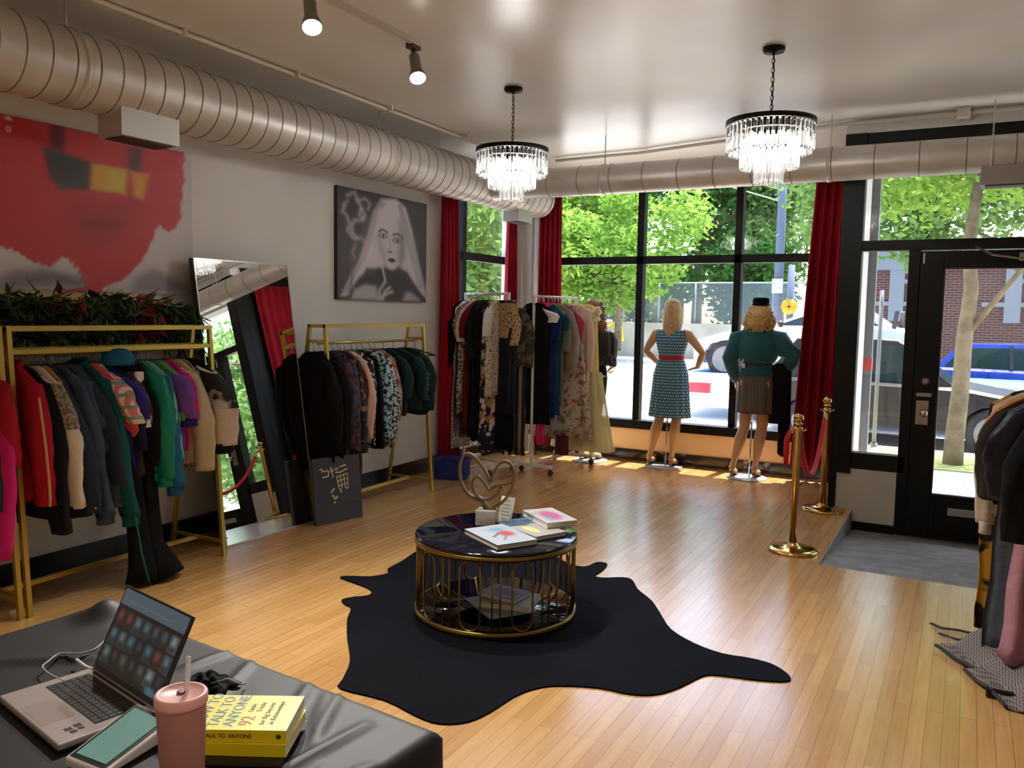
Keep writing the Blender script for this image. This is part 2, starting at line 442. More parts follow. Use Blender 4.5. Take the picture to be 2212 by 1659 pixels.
# ---- window_2, the display window
w2 = tag(thing('window_2', None, None, (-2.7, FY + .1, .34)), None, None, None, 'structure')
del_ = [k for k in ()]
fr = MB()
Y0, Y1 = FY + .02, FY + .12
fr.bx(LW + .3, -.93, FY - .03, Y1, .34, .43)
fr.bx(LW + .3, -.93, Y0, Y1, 2.84, 2.92)
wl_(fr.build('frame', BLACK), w2)
for x in (-4.16, -3.07, -2.045, -1.0):
    wl_(MB().bx(x - .035, x + .035, Y0, Y1, .43, 2.84).build('mullion', BLACK), w2)
wl_(MB().bx(LW + .3, -.93, Y0, Y1, 2.085, 2.165).build('transom_bar', BLACK), w2)
for a, b in ((-4.12, -3.1), (-3.03, -2.08), (-2.01, -1.03)):
    for c, d in ((.43, 2.085), (2.165, 2.84)):
        wl_(MB().bx(a, b, FY + .07, FY + .078, c, d).build('pane', GLASS), w2)
# ---- window_1, in the left wall
w1 = tag(thing('window_1', None, None, (LW - .15, 7.5, .36)), None, None, None, 'structure')
fr = MB().bx(LW - .2, LW - .05, 6.86, 8.15, .36, .43).bx(LW - .2, LW - .05, 6.86, 8.15, 2.78, 2.86).bx(LW - .2, LW - .05, 6.86, 6.9, .43, 2.78)
wl_(fr.build('frame', BLACK), w1)
wl_(MB().bx(LW - .10, LW - .01, 7.24, 7.31, .43, 2.78).build('mullion', BLACK), w1)
wl_(MB().bx(LW - .08, LW - .02, 6.9, 8.15, 2.085, 2.165).build('transom_bar', BLACK), w1)
for a, b in ((6.9, 7.24), (7.31, 8.15)):
    for c, d in ((.43, 2.085), (2.165, 2.78)):
        wl_(MB().bx(LW - .055, LW - .049, a, b, c, d).build('pane', GLASS), w1)
struct('trim_1', MB().bx(LW - .3, LW - .26, 7.4, 7.5, .2, 3.1).bx(LW - .06, LW - .005, 8.135, 8.15, .43, 2.78), mat('white jamb paint', S(236, 236, 238), .5))
# ---- entrance: post, sidelight, transom light (window_3) and door_1
w3 = tag(thing('window_3', None, None, (-.6, 7.2, 0)), None, None, None, 'structure')
EY0, EY1 = 7.15, 7.26
f3 = MB()
f3.bx(-.93, -.77, EY0 - .02, EY1, .3, 3.0)          # wide post
f3.bx(-.93, -.875, EY0 - .02, EY1, -.175, .3)
f3.bx(-.875, -.38, EY0, EY1, .34, .47)               # rail under the sidelight
f3.bx(-.77, 1.25, EY0, EY1, 2.085, 2.165)            # transom bar
f3.bx(-.77, 1.25, EY0, EY1, 2.8, 3.0)                # head
f3.bx(-.43, -.35, EY0, EY1, -.175, 2.085)            # door jamb
f3.bx(.60, .68, EY0, EY1, -.175, 2.085)
f3.bx(1.13, 1.25, EY0, EY1, -.175, 3.0)
f3.bx(.68, 1.13, EY0, EY1, .34, .47)
f3.bx(-.875, -.43, EY0 - .012, EY1, -.175, -.09)
f3.bx(.68, 1.13, EY0 - .012, EY1, -.175, -.09)
wl_(f3.build('frame', BLACK, bevel=.003), w3)
wl_(MB().bx(-.875, -.43, EY0 + .005, EY1 - .01, -.09, .34).bx(.68, 1.13, EY0 + .005, EY1 - .01, -.09, .34).build('knee_panel', mat('off white knee panel', S(196, 190, 178), .5)), w3)
for a, b, c, d in ((-.77, -.43, .47, 2.085), (-.77, 1.13, 2.165, 2.8), (.68, 1.13, .47, 2.085)):
    wl_(MB().bx(a, b, EY0 + .05, EY0 + .057, c, d).build('pane', GLASS), w3)
# door leaf: local frame at its hinge side
d1 = tag(thing('door_1', None, None, (-.35, 7.2, -.17)), None, None, None, 'structure')
dl = MB().bx(-.352, -.185, 7.16, 7.21, -.165, 2.075).bx(.45, .602, 7.16, 7.21, -.165, 2.075).bx(-.185, .45, 7.16, 7.21, 1.95, 2.075).bx(-.185, .45, 7.16, 7.21, -.165, .19)
wl_(dl.build('door_leaf', BLACK, bevel=.004), d1)
wl_(MB().bx(-.185, -.172, 7.155, 7.2, .19, 1.95).bx(.437, .45, 7.155, 7.2, .19, 1.95).bx(-.172, .437, 7.155, 7.2, 1.937, 1.95).bx(-.172, .437, 7.155, 7.2, .19, .203).build('glazing_bead', BLACKTRIM), d1)
wl_(MB().bx(-.172, .437, 7.18, 7.187, .203, 1.937).build('glass_pane', GLASS), d1)
STEEL = mat('brushed door steel', S(150, 142, 130), .35, metal=.9)
wl_(MB().bx(-.322, -.232, 7.148, 7.16, .735, .925).build('lock_plate', STEEL, bevel=.002), d1)
wl_(MB().lathe([(.012, 0), (.014, -.02), (.026, -.032), (.028, -.045), (.02, -.056), (.004, -.06)], (-.262, 7.148, .83), 20, axis='Y').build('knob', CHROME), d1)
wl_(MB().bx(-.325, -.215, 7.14, 7.16, .955, .985).build('latch_bar', STEEL, bevel=.004), d1)
wl_(MB().lathe([(.03, 0), (.03, -.008), (.018, -.016), (.004, -.018)], (-.265, 7.16, 1.075), 20, axis='Y').build('deadbolt', STEEL), d1)
wl_(MB().bx(-.06, .22, 7.15, 7.162, .045, .105).build('mail_slot', mat('mail slot steel', S(190, 186, 180), .25, metal=.9), bevel=.003), d1)
wl_(MB().bx(-.33, -.318, 7.15, 7.16, 1.98, 2.06).build('door_sensor', WHITEMET), d1)
cl = MB().bx(.3, .55, 7.1, 7.16, 1.99, 2.05); cl.bar((.35, 7.09, 2.0), (.12, 6.98, 2.03), .02, .012); cl.bar((.12, 6.98, 2.03), (.02, 7.14, 2.1), .02, .012)
wl_(cl.build('door_closer', STEEL), d1)
struct('door_1_threshold', MB().bx(-.43, .68, 7.08, 7.3, -.178, -.155), mat('aluminium threshold', S(150, 148, 142), .4, metal=.8))

# ================================================================ DUCTS, PIPES, CEILING THINGS
SEAM = mat('duct seam', S(120, 114, 106), .5, metal=.4)
def duct_surface(axis, a, b, cx, cz, r, step):
    prof = []; t = a
    while t < b - 1e-6:
        e = min(t + step, b)
        prof += [(r, t), (r, t + .003), (r, e - .013), (r, e - .010), (r + .003, e - .008), (r + .003, e - .004), (r, e - .002)]; t = e
    m_ = MB(); m_.lathe(prof, (cx, 0, cz) if axis == 'Y' else (0, cx, cz), 48, axis=axis)
    for i in range(len(m_.mi)):
        if (i // 48) % 7 in (3, 4, 5) and i < 48 * (len(prof) - 1): m_.mi[i] = 1
    return m_
dk = thing('round_duct', 'large round silver spiral duct running along the poster wall under the ceiling', 'duct', (-4.12, 2.5, 2.76))
mb = duct_surface('Y', BY + .02, 8.0, -4.12, 2.76, .193, .127)
mb.lathe([(.193, 8.0), (.19, 8.06), (.16, 8.12), (.1, 8.15), (.01, 8.16)], (-4.12, 0, 2.76), 48, axis='Y')
wl_(mb.build('duct_body', [GALV, SEAM]), dk)
mb = MB()
wl_(mb.bx(-4.2, -4.0, 2.94, 3.31, 2.46, 2.62).build('register_box', mat('galvanized sheet', S(190, 188, 184), .45, metal=.6)), dk)
wl_(MB().bx(-4.18, -4.03, 2.97, 3.28, 2.452, 2.462).build('grille', mat('dark grille', S(46, 36, 34), .6)), dk)
wl_(MB().bx(-4.2, -4.02, 7.42, 7.72, 2.475, 2.62).build('register_box', _mc['galvanized sheet']), dk)
wl_(MB().bx(-4.18, -4.04, 7.45, 7.69, 2.468, 2.477).build('grille', _mc['dark grille']), dk)
for y in (-1.9, .2, 2.72, 5.29, 7.2):
    wl_(MB().cyl((-4.12, y, 2.94), (-4.12, y, CZ), .006, 8).build('hanger_rod', GALV), dk)
    wl_(MB().lathe([(.2, y - .012), (.2, y + .012)], (-4.12, 0, 2.76), 48, axis='Y').build('hanger_strap', GALV), dk)
dk = thing('round_duct', 'slimmer round grey duct crossing in front of the display window and door', 'duct', (-2, 6.85, 2.725))
wl_(duct_surface('X', -3.97, RW - .01, 6.85, 2.725, .128, .3).build('duct_body', [GALV, SEAM]), dk)
wl_(MB().bx(.02, .42, 6.76, 6.94, 2.5, 2.63).build('register_box', mat('painted grey sheet', S(150, 142, 138), .5)), dk)
wl_(MB().bx(.05, .39, 6.78, 6.92, 2.492, 2.502).build('grille', _mc['dark grille']), dk)
for x in (-2.86, -1.0, .08, 1.8):
    wl_(MB().cyl((x, 6.85, 2.85), (x, 6.85, CZ), .005, 8).build('hanger_rod', GALV), dk)
    wl_(MB().lathe([(.134, x - .01), (.134, x + .01)], (0, 6.85, 2.725), 48, axis='X').build('hanger_strap', GALV), dk)
PIPE = mat('painted conduit', S(208, 200, 186), .45)
t = thing('conduit_pipe', 'thin painted pipe fixed to the ceiling beside the large silver duct', 'pipe', (-3.98, 4, 3.08))
mb = MB().tube([(-3.9, BY, CZ - .02), (-3.93, 2.4, CZ - .02), (-3.99, 6.0, CZ - .02), (-4.02, 6.9, CZ - .02)], .014, 10)
wl_(mb.build('pipe_run', PIPE), t)
for y in (1.5, 3.3, 4.2, 5.2, 6.3):
    wl_(MB().bx(-4.0 + .0, -3.92, y - .01, y + .01, CZ - .036, CZ).build('pipe_clamp', PIPE), t)
t = thing('conduit_pipe', 'thin painted pipe with a small junction box fixed to the ceiling above the windows', 'pipe', (-2, 7.5, 3.08))
wl_(MB().tube([(-3.7, 7.6, CZ - .03), (-2.8, 7.55, CZ - .03), (-.95, 7.08, CZ - .03), (1.5, 7.0, CZ - .03)], .016, 10).build('pipe_run', PIPE), t)
wl_(MB().bx(-.16, -.07, 6.98, 7.12, CZ - .075, CZ).build('junction_box', PIPE, bevel=.004), t)

# track light
def lamp_head(parent, x, y, tilt, watts=130):
    e = MB()
    M = Matrix.Translation((x, y, CZ - .05)) @ Euler((math.radians(-20), math.radians(tilt), 0)).to_matrix().to_4x4()
    e.lathe([(.014, 0), (.014, -.03), (.03, -.045), (.031, -.06), (.031, -.14), (.028, -.155), (.036, -.16), (.050, -.21), (.049, -.215)], (0, 0, 0), 28); e.xform(M)
    h = e.build('lamp_head', mat('grey lamp housing', S(128, 126, 118), .4, metal=.4), parent)
    b_ = MB().lathe([(.047, -.211), (.044, -.219), (.026, -.225), (.004, -.227)], (0, 0, 0), 28).xform(M).build('bulb', mat('lit reflector bulb', S(255, 250, 240), .3, emis=(1, .95, .86), estr=14), h)
    p = M @ Vector((0, 0, -.27)); d = (M.to_3x3() @ Vector((0, 0, -1)))
    L_ = add_light('lamp_beam', 'SPOT', p, watts, (1, .96, .90), parent, spot_size=math.radians(110), spot_blend=.8, shadow_soft_size=.05)
    L_.rotation_euler = d.to_track_quat('-Z', 'Y').to_euler()
TRACK_W = 130
t = thing('track_light', 'white ceiling track with two lit spot lamps', 'track light', (0, 0, 0))
MB().box((-2.88, 2.75, CZ - .012), (.036, 2.65, .022)).build('track_rail', mat('white track', S(200, 194, 184), .4), t)
MB().box((-2.9, 4.04, CZ - .03), (.05, .08, .03)).build('track_end', mat('dark bracket', S(70, 62, 54), .4), t)
lamp_head(t, -2.86, 3.13, -25); lamp_head(t, -2.9, 4.04, -25)
t['label'] = 'ceiling track with spot lamps shining near the large silver duct'
t = thing('track_light', 'added ceiling track with unseen fill lamps behind the black covered table', 'track light', (0, 0, 0))  # unseen track, added behind the camera as room fill
MB().box((.6, -.6, CZ - .012), (.036, 4.4, .022)).build('track_rail', _mc['white track'], t)
for y in (-2.4, -1.2, .0, 1.2): lamp_head(t, .6, y, 8, 26)
t = thing('track_light', 'added ceiling track with unseen fill lamps over the rear of the shop', 'track light', (0, 0, 0))  # second unseen track, also added to brighten the room from behind
MB().box((-2.4, -1.6, CZ - .012), (.036, 2.8, .022)).build('track_rail', _mc['white track'], t)
for y in (-2.8, -1.6, -.5): lamp_head(t, -2.4, y, 8, 40)

# chandeliers
CRYS = glass_mat('clear crystal', (.97, .98, 1, 1))
def crystal_mat():
    M = bpy.data.materials.new('cut crystal'); M.use_nodes = True
    b = M.node_tree.nodes['Principled BSDF']
    b.inputs['Base Color'].default_value = (1, 1, 1, 1); b.inputs['Roughness'].default_value = .02; b.inputs['Transmission Weight'].default_value = .92; b.inputs['IOR'].default_value = 1.45
    return M
CR = crystal_mat()
def crystal_mesh(L_, w):
    mb = MB()
    n = 6; prof = [(w * .35, 0), (w * .5, -.012), (w * .5, -L_ + .02), (w * .28, -L_ + .003), (w * .02, -L_)]
    mb.lathe(prof, n=n, smooth=False)
    return mb
def chandelier(x, y, label):
    t = thing('crystal_chandelier', label, 'chandelier', (x, y, CZ))
    MB().lathe([(.004, 0), (.062, 0), (.064, -.01), (.058, -.026), (.012, -.03), (.008, -.04)], n=32).build('canopy', BLACK, t)
    ch = MB()
    z = -.035; k = 0
    while z > -.40:
        pts = [(.009 * math.cos(a) * (1 if k % 2 else 0), .009 * math.cos(a) * (0 if k % 2 else 1), z - .014 + .017 * math.sin(a)) for a in [2 * PI * i / 10 for i in range(10)]]
        ch.tube(pts, .0022, 5, closed=True); z -= .026; k += 1
    ch.tube([(.004, 0, -.03), (.006, .003, -.2), (.003, -.003, -.4)], .0022, 5)
    ch.build('chain', mat('dark bronze', S(44, 34, 28), .4, metal=.6), t)
    R_ = .25; Z0 = -.425
    rg = MB().lathe([(R_ - .012, Z0 + .012), (R_ + .004, Z0 + .012), (R_ + .004, Z0 - .014), (R_ - .012, Z0 - .014), (R_ - .012, Z0 + .012)], n=48)
    for a in range(3): rg.bar((0, 0, Z0 + .005), (R_ * math.cos(a * 2.09), R_ * math.sin(a * 2.09), Z0 + .005), .01, .006)
    rg.cyl((0, 0, Z0 + .03), (0, 0, Z0 - .02), .03, 16)
    rg.build('ring', BLACK, t)
    for (r, zt) in ((.165, Z0 - .155), (.083, Z0 - .245)):
        MB().lathe([(r - .005, zt + .115), (r + .004, zt + .115), (r + .004, zt + .107), (r - .005, zt + .107), (r - .005, zt + .115)], n=40).build('tier_ring', CHROME, t)
    for (r, n, zt, L_) in ((.238, 44, Z0 - .016, .165), (.158, 32, Z0 - .1, .165), (.076, 16, Z0 - .2, .15)):
        o0 = None
        for i in range(n):
            a = 2 * PI * i / n
            if o0 is None: o0 = crystal_mesh(L_, .024).build('crystal', CR, t); o = o0
            else: o = o0.copy(); COL.objects.link(o)
            o.location = (r * math.cos(a), r * math.sin(a), zt); o.rotation_euler = (0, 0, a)
    for i in range(6):
        a = 2 * PI * i / 6 + .3
        rr = .11
        MB().tube([(rr * math.cos(a), rr * math.sin(a), Z0 - .03), (rr * math.cos(a), rr * math.sin(a), Z0 - .07)], .009, 8).build('candle_sleeve', WHITEMET, t)
        MB().ball((rr * math.cos(a), rr * math.sin(a), Z0 - .1), .018, 10, sc=(1, 1, 1.7)).build('bulb', mat('lit candle bulb', S(255, 250, 240), .3, emis=(1, .97, .92), estr=13), t)
    add_light('chandelier_glow', 'POINT', (0, 0, Z0 - .12), 48, (1, .97, .92), t, shadow_soft_size=.12)
chandelier(-2.851, 5.155, 'smaller looking crystal chandelier on a chain, hanging before the corner curtains')
chandelier(-1.072, 5.038, 'larger looking crystal chandelier on a chain, hanging before the display window')

# ================================================================ CURTAINS
RED = mat('red velvet curtain', S(150, 10, 30), .8, spec=.2, var=S(130, 8, 26), vs=3)
def curtain(label, p0, p1, q0, q1, z0, z1, n, amp, end=None):
    """p = top ends, q = bottom ends in plan"""
    t = thing('velvet_curtain', label, 'curtain', (p0[0], p0[1], z0), group=None)
    mb = MB(); P0, P1, Q0, Q1 = map(lambda a: Vector((a[0], a[1], 0)), (p0, p1, q0, q1))
    ph = rnd.random() * 6
    def fn(u, v):
        a = P0.lerp(P1, u); b = Q0.lerp(Q1, u); nn = (P1 - P0).normalized()
        if end:
            E_ = Vector((end[0], end[1], 0)); s_ = .42
            if u < s_: a = P0.lerp(P1, u / s_); b = Q0.lerp(Q1, u / s_)
            else: a = P1.lerp(E_, (u - s_) / (1 - s_)); b = Q1.lerp(E_, (u - s_) / (1 - s_))
            nn = (nn * (1 if u < s_ else 0) + (E_ - P1).normalized() * (0 if u < s_ - .06 else 1)).normalized()
        c = a.lerp(b, v); nr = Vector((nn.y, -nn.x, 0))
        A = amp * (.6 + .6 * v) * math.sin(u * n * (2 if end else 1) * 2 * PI + ph + .5 * math.sin(v * 3 + u * 5)) + amp * .3 * math.sin(u * n * 3.7 * PI + v * 2)
        c = c + nr * A; return (c.x, c.y, z1 + (z0 - z1) * v)
    mb.grid(fn, n * 14 * (2 if end else 1), 14)
    wl_(mb.build('drape', RED, solid=.006), t)
    wl_(MB().tube([(p0[0], p0[1], z1 + .01), (p1[0], p1[1], z1 + .01)], .012, 8).build('curtain_rod', BLACK), t)
    return t
curtain('dark red curtain beside the black and white portrait', (LW + .1, 6.70), (LW + .1, 6.93), (LW + .1, 6.68), (LW + .1, 7.0), .1, 2.86, 4, .03)
curtain('red curtain between the side window and the pale corner column', (LW + .1, 7.98), (LW + .12, 8.14), (LW + .1, 7.86), (LW + .14, 8.13), .1, 2.83, 4, .03)
curtain('red curtain between the corner column and the display window', (-4.2, 8.24), (-3.93, 8.24), (-4.22, 8.22), (-3.9, 8.22), .1, 2.86, 5, .03)
curtain('tall red curtain beside the black post of the entrance', (-1.30, 8.2), (-.99, 8.2), (-1.42, 8.18), (-1.03, 8.18), .14, 2.86, 5, .03, (-.968, 7.42))

# ================================================================ WALL ART
def f_red(U, V):
    C = base(U, (192, 52, 58)); n1 = np.sin(U * 9 + V * 4) * .5 + .5
    C = over(C, n1 * .25, (206, 62, 64)); C = over(C, ell(U, V, .12, .55, .25, .7, .3) * .3, (176, 22, 44))
    # blocks and bands
    C = over(C, poly(U, V, [(0.422, 1.019), (0.472, 1.02), (0.466, 0.845), (0.413, 0.851)]), (96, 36, 42)); C = over(C, poly(U, V, [(0.716, 0.959), (0.775, 0.965), (0.761, 0.809), (0.714, 0.808)]), (92, 50, 50))
    C = over(C, poly(U, V, [(0.391, 0.855), (0.413, 0.68), (0.445, 0.622), (0.562, 0.645), (0.569, 0.814), (0.486, 0.835)]), (58, 54, 54))
    C = over(C, poly(U, V, [(0.569, 0.808), (0.714, 0.814), (0.7, 0.648), (0.563, 0.65)]), (214, 194, 88)); C = over(C, poly(U, V, [(0.569, 0.808), (0.63, 0.808), (0.624, 0.648), (0.563, 0.65)]) * .7, (222, 160, 62))
    C = over(C, poly(U, V, [(0.725, 0.805), (0.805, 0.808), (0.774, 0.628), (0.731, 0.643)]), (220, 158, 66))
    C = over(C, poly(U, V, [(0.464, 0.579), (0.742, 0.596), (0.695, 0.314), (0.502, 0.293)], .035) * .4, (118, 32, 42)); C = over(C, stroke(U, V, [(0.548, 0.433), (0.662, 0.445)], .012, .012) * .5, (90, 28, 36))
    rg = .004 * np.sin(U * 95 + V * 40) + .003 * np.sin(U * 210 - V * 90)
    for pts in ([(0.238, 0.25), (0.268, 0.233), (0.328, 0.186), (0.378, 0.147), (0.407, 0.145), (0.421, 0.174), (0.451, 0.217), (0.475, 0.197), (0.508, 0.129), (0.524, 0.028), (0.146, -0.047), (0.154, 0.315)], [(0.6, 0.027), (0.634, 0.059), (0.676, 0.081), (0.712, 0.132), (0.769, 0.231), (0.799, 0.328), (0.825, 0.426), (0.842, 0.473), (0.863, 0.445), (0.893, 0.438), (0.924, 0.475), (0.942, 0.543), (0.948, 0.641), (0.958, 0.772), (0.965, 1.0), (1.042, 1.024), (1.031, -0.007), (0.599, -0.027)]): C = over(C, poly(U + rg, V + rg, pts, .003), (208, 203, 207))
    C = over(C, poly(U, V, [(0.234, 0.064), (0.28, 0.11), (0.374, 0.13), (0.456, 0.11), (0.522, 0.086), (0.524, 0.023), (0.233, 0.005)], .012), (146, 136, 146)); C = over(C, poly(U, V, [(0.731, 0.103), (0.813, 0.173), (0.964, 0.089), (0.985, 0.017), (0.72, 0.004)], .012), (150, 140, 150)); C = over(C, stroke(U, V, [(0.341, 0.056), (0.406, 0.088), (0.507, 0.051)], .01, .01) * .6, (92, 86, 94))
    for a, b in [(0.267, 0.993), (0.276, 0.991)]: C = over(C, poly(U, V, [(a, b), (a + .012, b), (a + .012, b - .02), (a, b - .02)], .002), (236, 206, 190))
    C = over(C, ell(U, V, 0.276, 0.921, .009, .016, .3), (238, 214, 196)); C = over(C, ell(U, V, 0.276, 0.921, .004, .008, .3), (190, 50, 50))
    return C
t = thing('red_poster', 'large red poster with gold and charcoal blocks and a torn pale lower edge', 'poster', (LW + .005, 2.2, 1.63))
RZ = Matrix.Rotation(PI / 2, 4, 'Z')
printed('print', 1.64, .92, 300, f_red, t, Matrix.Translation((.012, 0, 0)) @ RZ, .5)
MB().bx(0, .01, 0, 1.64, 0, .92).build('backing', mat('white poster paper', S(225, 222, 220), .7), t)

def f_por(U, V):
    C = base(U, (70, 63, 68)); C = over(C, ell(U, V, .3, .35, .35, .4, .4) * .5, (104, 96, 102))
    sm = (190, 182, 188)
    for pts, w in (([(.1, .93), (.17, .97), (.2, .9), (.24, .84), (.22, .78), (.26, .74)], .016), ([(.2, .9), (.28, .93), (.33, .89), (.31, .84)], .013), ([(.07, .83), (.05, .78), (.09, .75), (.12, .68), (.1, .62)], .016),
                   ([(.24, .83), (.28, .77), (.24, .73), (.17, .72), (.14, .66), (.15, .6), (.2, .56)], .017), ([(.12, .6), (.16, .55), (.24, .57), (.28, .52)], .013), ([(.18, .5), (.15, .43), (.17, .38)], .009), ([(.1, .88), (.06, .84)], .012)):
        C = over(C, stroke(U, V, pts, w, .008) * .85, sm)
    C = over(C, poly(U, V, [(.45, .96), (.36, .82), (.3, .6), (.2, .34), (.03, .03), (.12, .03), (.3, .3), (.42, .3), (.75, .3), (.9, .12), (1.0, .02), (.99, .14), (.9, .42), (.82, .7), (.74, .92), (.62, .99)], .008), (216, 208, 218))
    for k in range(9):
        C = over(C, stroke(U, V, [(.5 - .008 * k, .93), (.38 - .014 * k, .68), (.28 - .02 * k, .38), (.06 + .012 * k, .06)], .0035, .004) * .45, (128, 120, 130))
        C = over(C, stroke(U, V, [(.64 + .006 * k, .93), (.74 + .01 * k, .62), (.82 + .012 * k, .38), (.9 + .01 * k, .14)], .0035, .004) * .45, (138, 130, 140))
    C = over(C, poly(U, V, [(.14, .1), (.22, .2), (.38, .24), (.42, .3), (.5, .32), (.66, .34), (.74, .26), (.82, .12), (.98, .04), (1, 0), (.1, 0)], .012), (62, 56, 62))
    C = over(C, poly(U, V, [(.13, .0), (.17, .1), (.28, .15), (.4, .14), (.43, .04), (.42, 0)], .01), (186, 178, 184))
    C = over(C, poly(U, V, [(.7, 0), (.74, .09), (.8, .1), (.92, .03), (.93, 0)], .01), (180, 172, 180))
    C = over(C, poly(U, V, [(.41, .82), (.44, .87), (.52, .9), (.6, .88), (.67, .8), (.73, .62), (.73, .45), (.68, .36), (.6, .3), (.55, .3), (.49, .36), (.44, .48), (.41, .62)], .008), (212, 204, 210))
    C = over(C, poly(U, V, [(.66, .78), (.73, .62), (.73, .45), (.67, .35), (.66, .5), (.69, .62)], .02) * .6, (98, 90, 98))
    C = over(C, poly(U, V, [(.41, .6), (.44, .48), (.5, .36), (.49, .45), (.45, .56)], .02) * .4, (110, 102, 110))
    C = over(C, ell(U, V, .56, .76, .09, .08, .3) * .4, (214, 206, 212))
    for cx, cy in ((.475, .615), (.635, .59)):
        C = over(C, ell(U, V, cx, cy, .05, .026, .25) * .75, (92, 84, 92)); C = over(C, ell(U, V, cx, cy, .03, .012, .25), (222, 216, 220)); C = over(C, ell(U, V, cx + .003, cy, .011, .011, .2), (24, 20, 24))
    C = over(C, stroke(U, V, [(.43, .65), (.46, .675), (.52, .655)], .006, .004), (58, 50, 56)); C = over(C, stroke(U, V, [(.59, .64), (.65, .655), (.7, .62)], .006, .004), (58, 50, 56))
    C = over(C, stroke(U, V, [(.55, .6), (.56, .52), (.54, .48)], .005, .006) * .5, (140, 132, 138)); C = over(C, ell(U, V, .555, .47, .03, .012, .3) * .6, (84, 76, 82))
    C = over(C, ell(U, V, .575, .392, .04, .02, .2), (74, 52, 60)); C = over(C, ell(U, V, .575, .4, .028, .004, .3), (30, 22, 28))
    C = over(C, stroke(U, V, [(.44, .42), (.5, .2)], .011, .004), (206, 200, 206))
    for pts in ([(.43, .0), (.44, .1), (.5, .18)], [(.47, .0), (.5, .09), (.55, .13)], [(.43, .02), (.5, .06), (.58, .09)]): C = over(C, stroke(U, V, pts, .016, .006), (188, 180, 186))
    return C
t = thing('canvas_portrait', 'square black and white canvas of a long haired woman with smoke', 'portrait', (LW, 5.26, 1.635))
printed('picture', 1.26, .915, 220, f_por, t, Matrix.Translation((.0365, 0, 0)) @ RZ, .45)
MB().bx(0, .036, 0, 1.26, 0, .915).build('canvas_block', mat('dark canvas edge', S(36, 32, 34), .6), t)

# ================================================================ MIRROR, SIGN
a = math.atan2(.28, 1.87); Lm = math.hypot(.28, 1.87)
t = thing('leaning_mirror', 'tall frameless mirror leaning on the wall between the two gold racks', 'mirror', (-4.14, 3.74, 0))
t.rotation_euler = (0, -a, math.radians(-1.2))
MB().bx(-.045, -.004, 0, .83, 0, Lm).build('backing', mat('mirror side', S(72, 66, 60), .35, metal=.4), t)
MB().bx(-.0035, 0, .008, .822, .008, Lm - .008).build('mirror_glass', mat('silvered glass', (.9, .92, .92), .005, metal=1), t)
e = MB()
for q in ((0, .008, 0, Lm), (.822, .83, 0, Lm)): e.bx(-.004, .002, q[0], q[1], q[2], q[3])
e.bx(-.004, .002, 0, .83, 0, .008); e.bx(-.004, .002, 0, .83, Lm - .008, Lm)
e.build('rim', mat('mirror rim', S(190, 186, 180), .3, metal=.8), t)
# sign board leaning on rack leg
t = thing('sign_board', 'dark grey board with gold lettering leaning at the foot of the second gold rack', 'sign', (-4.005, 4.44, 0))
t.rotation_euler = Euler((0, math.radians(-6), math.radians(-12.5)), 'XYZ')
MB().bx(-.03, 0, 0, .42, 0, .48).build('board', mat('charcoal board', S(58, 56, 66), .6, var=S(64, 62, 72)), t, bevel=.004)
GOLDL = mat('gold lettering', S(206, 190, 140), .45, metal=.3)
g = MB()
def stk(pts, w=.007):
    for i in range(len(pts) - 1):
        g.bar((.002, pts[i][0], pts[i][1]), (.002, pts[i + 1][0], pts[i + 1][1]), .003, w)
# lettering strokes as they read on the board: a cursive word, bars, a lattice and a slanted word
for p in ([(.07, .385), (.13, .385), (.13, .345), (.075, .34)], [(.055, .40), (.085, .40)], [(.15, .41), (.17, .33)], [(.145, .375), (.18, .385)], [(.19, .395), (.205, .38), (.215, .4)],
          [(.23, .40), (.29, .41)], [(.19, .365), (.23, .36), (.30, .38)]): stk(p, .01)
for k in range(4): stk([(.2 + .032 * k, .335 - .0 * k), (.215 + .028 * k, .24)], .008)
for k in range(3): stk([(.2 + .005 * k, .33 - .035 * k), (.3, .345 - .035 * k)], .008)
for p in ([(.225, .24), (.235, .21)], [(.28, .245), (.29, .23)], [(.14, .22), (.175, .25)], [(.15, .195), (.16, .2), (.175, .17)], [(.175, .17), (.2, .19)], [(.165, .14), (.175, .155)]): stk(p, .013)
g.build('lettering', GOLDL, t)
MB().box((.002, .33, .13), (.002, .12, .004)).build('red_line', mat('dull red print', S(110, 50, 62), .6), t)

# ================================================================ GOLD RACKS
def gold_rack(y0, y1, label, xo=0., twist=0, bars=True):
    t = thing('garment_rack', label, 'clothes rack', (-4.2 + xo, y0, 0), twist)
    L_ = y1 - y0; W = .024; H = 1.44
    FXT, BXT, FXB, BXB = .085, -.06, .19, -.28
    for y in (0, L_):
        MB().bar((FXB, y, 0), (FXT, y, H), W, W, upv=(0, 1, 0)).build('leg', GOLD, t)
        MB().bar((BXB, y, 0), (BXT, y, H), W, W, upv=(0, 1, 0)).build('leg', GOLD, t)
        MB().bar((FXB - .02, y, .09), (BXB + .02, y, .09), W * .8, W * .8).build('foot_bar', GOLD, t)
    f = MB()
    for x in (FXT, BXT): f.bx(x - W / 2, x + W / 2, -W / 2, L_ + W / 2, H - W, H)
    for y in (0, L_): f.bx(BXT, FXT, y - W / 2, y + W / 2, H - W, H)
    f.build('top_frame', GOLD, t)
    f = MB(); z = 1.315
    if bars:
        for x in (FXT + .006, BXT - .01): f.bx(x - W / 2, x + W / 2, 0, L_, z - W / 2, z + W / 2)
    for y in (0, L_): f.bx(BXT, FXT, y - W / 2, y + W / 2, z - W / 2, z + W / 2)
    f.build('lower_frame', GOLD, t)
    MB().cyl((.01, 0, 1.30), (.01, L_, 1.30), .011, 12).build('hanging_rail', GOLD, t)
    MB().bar((-.05, 0, .09), (-.05, L_, .09), W, W).build('base_bar', GOLD, t)
    return t
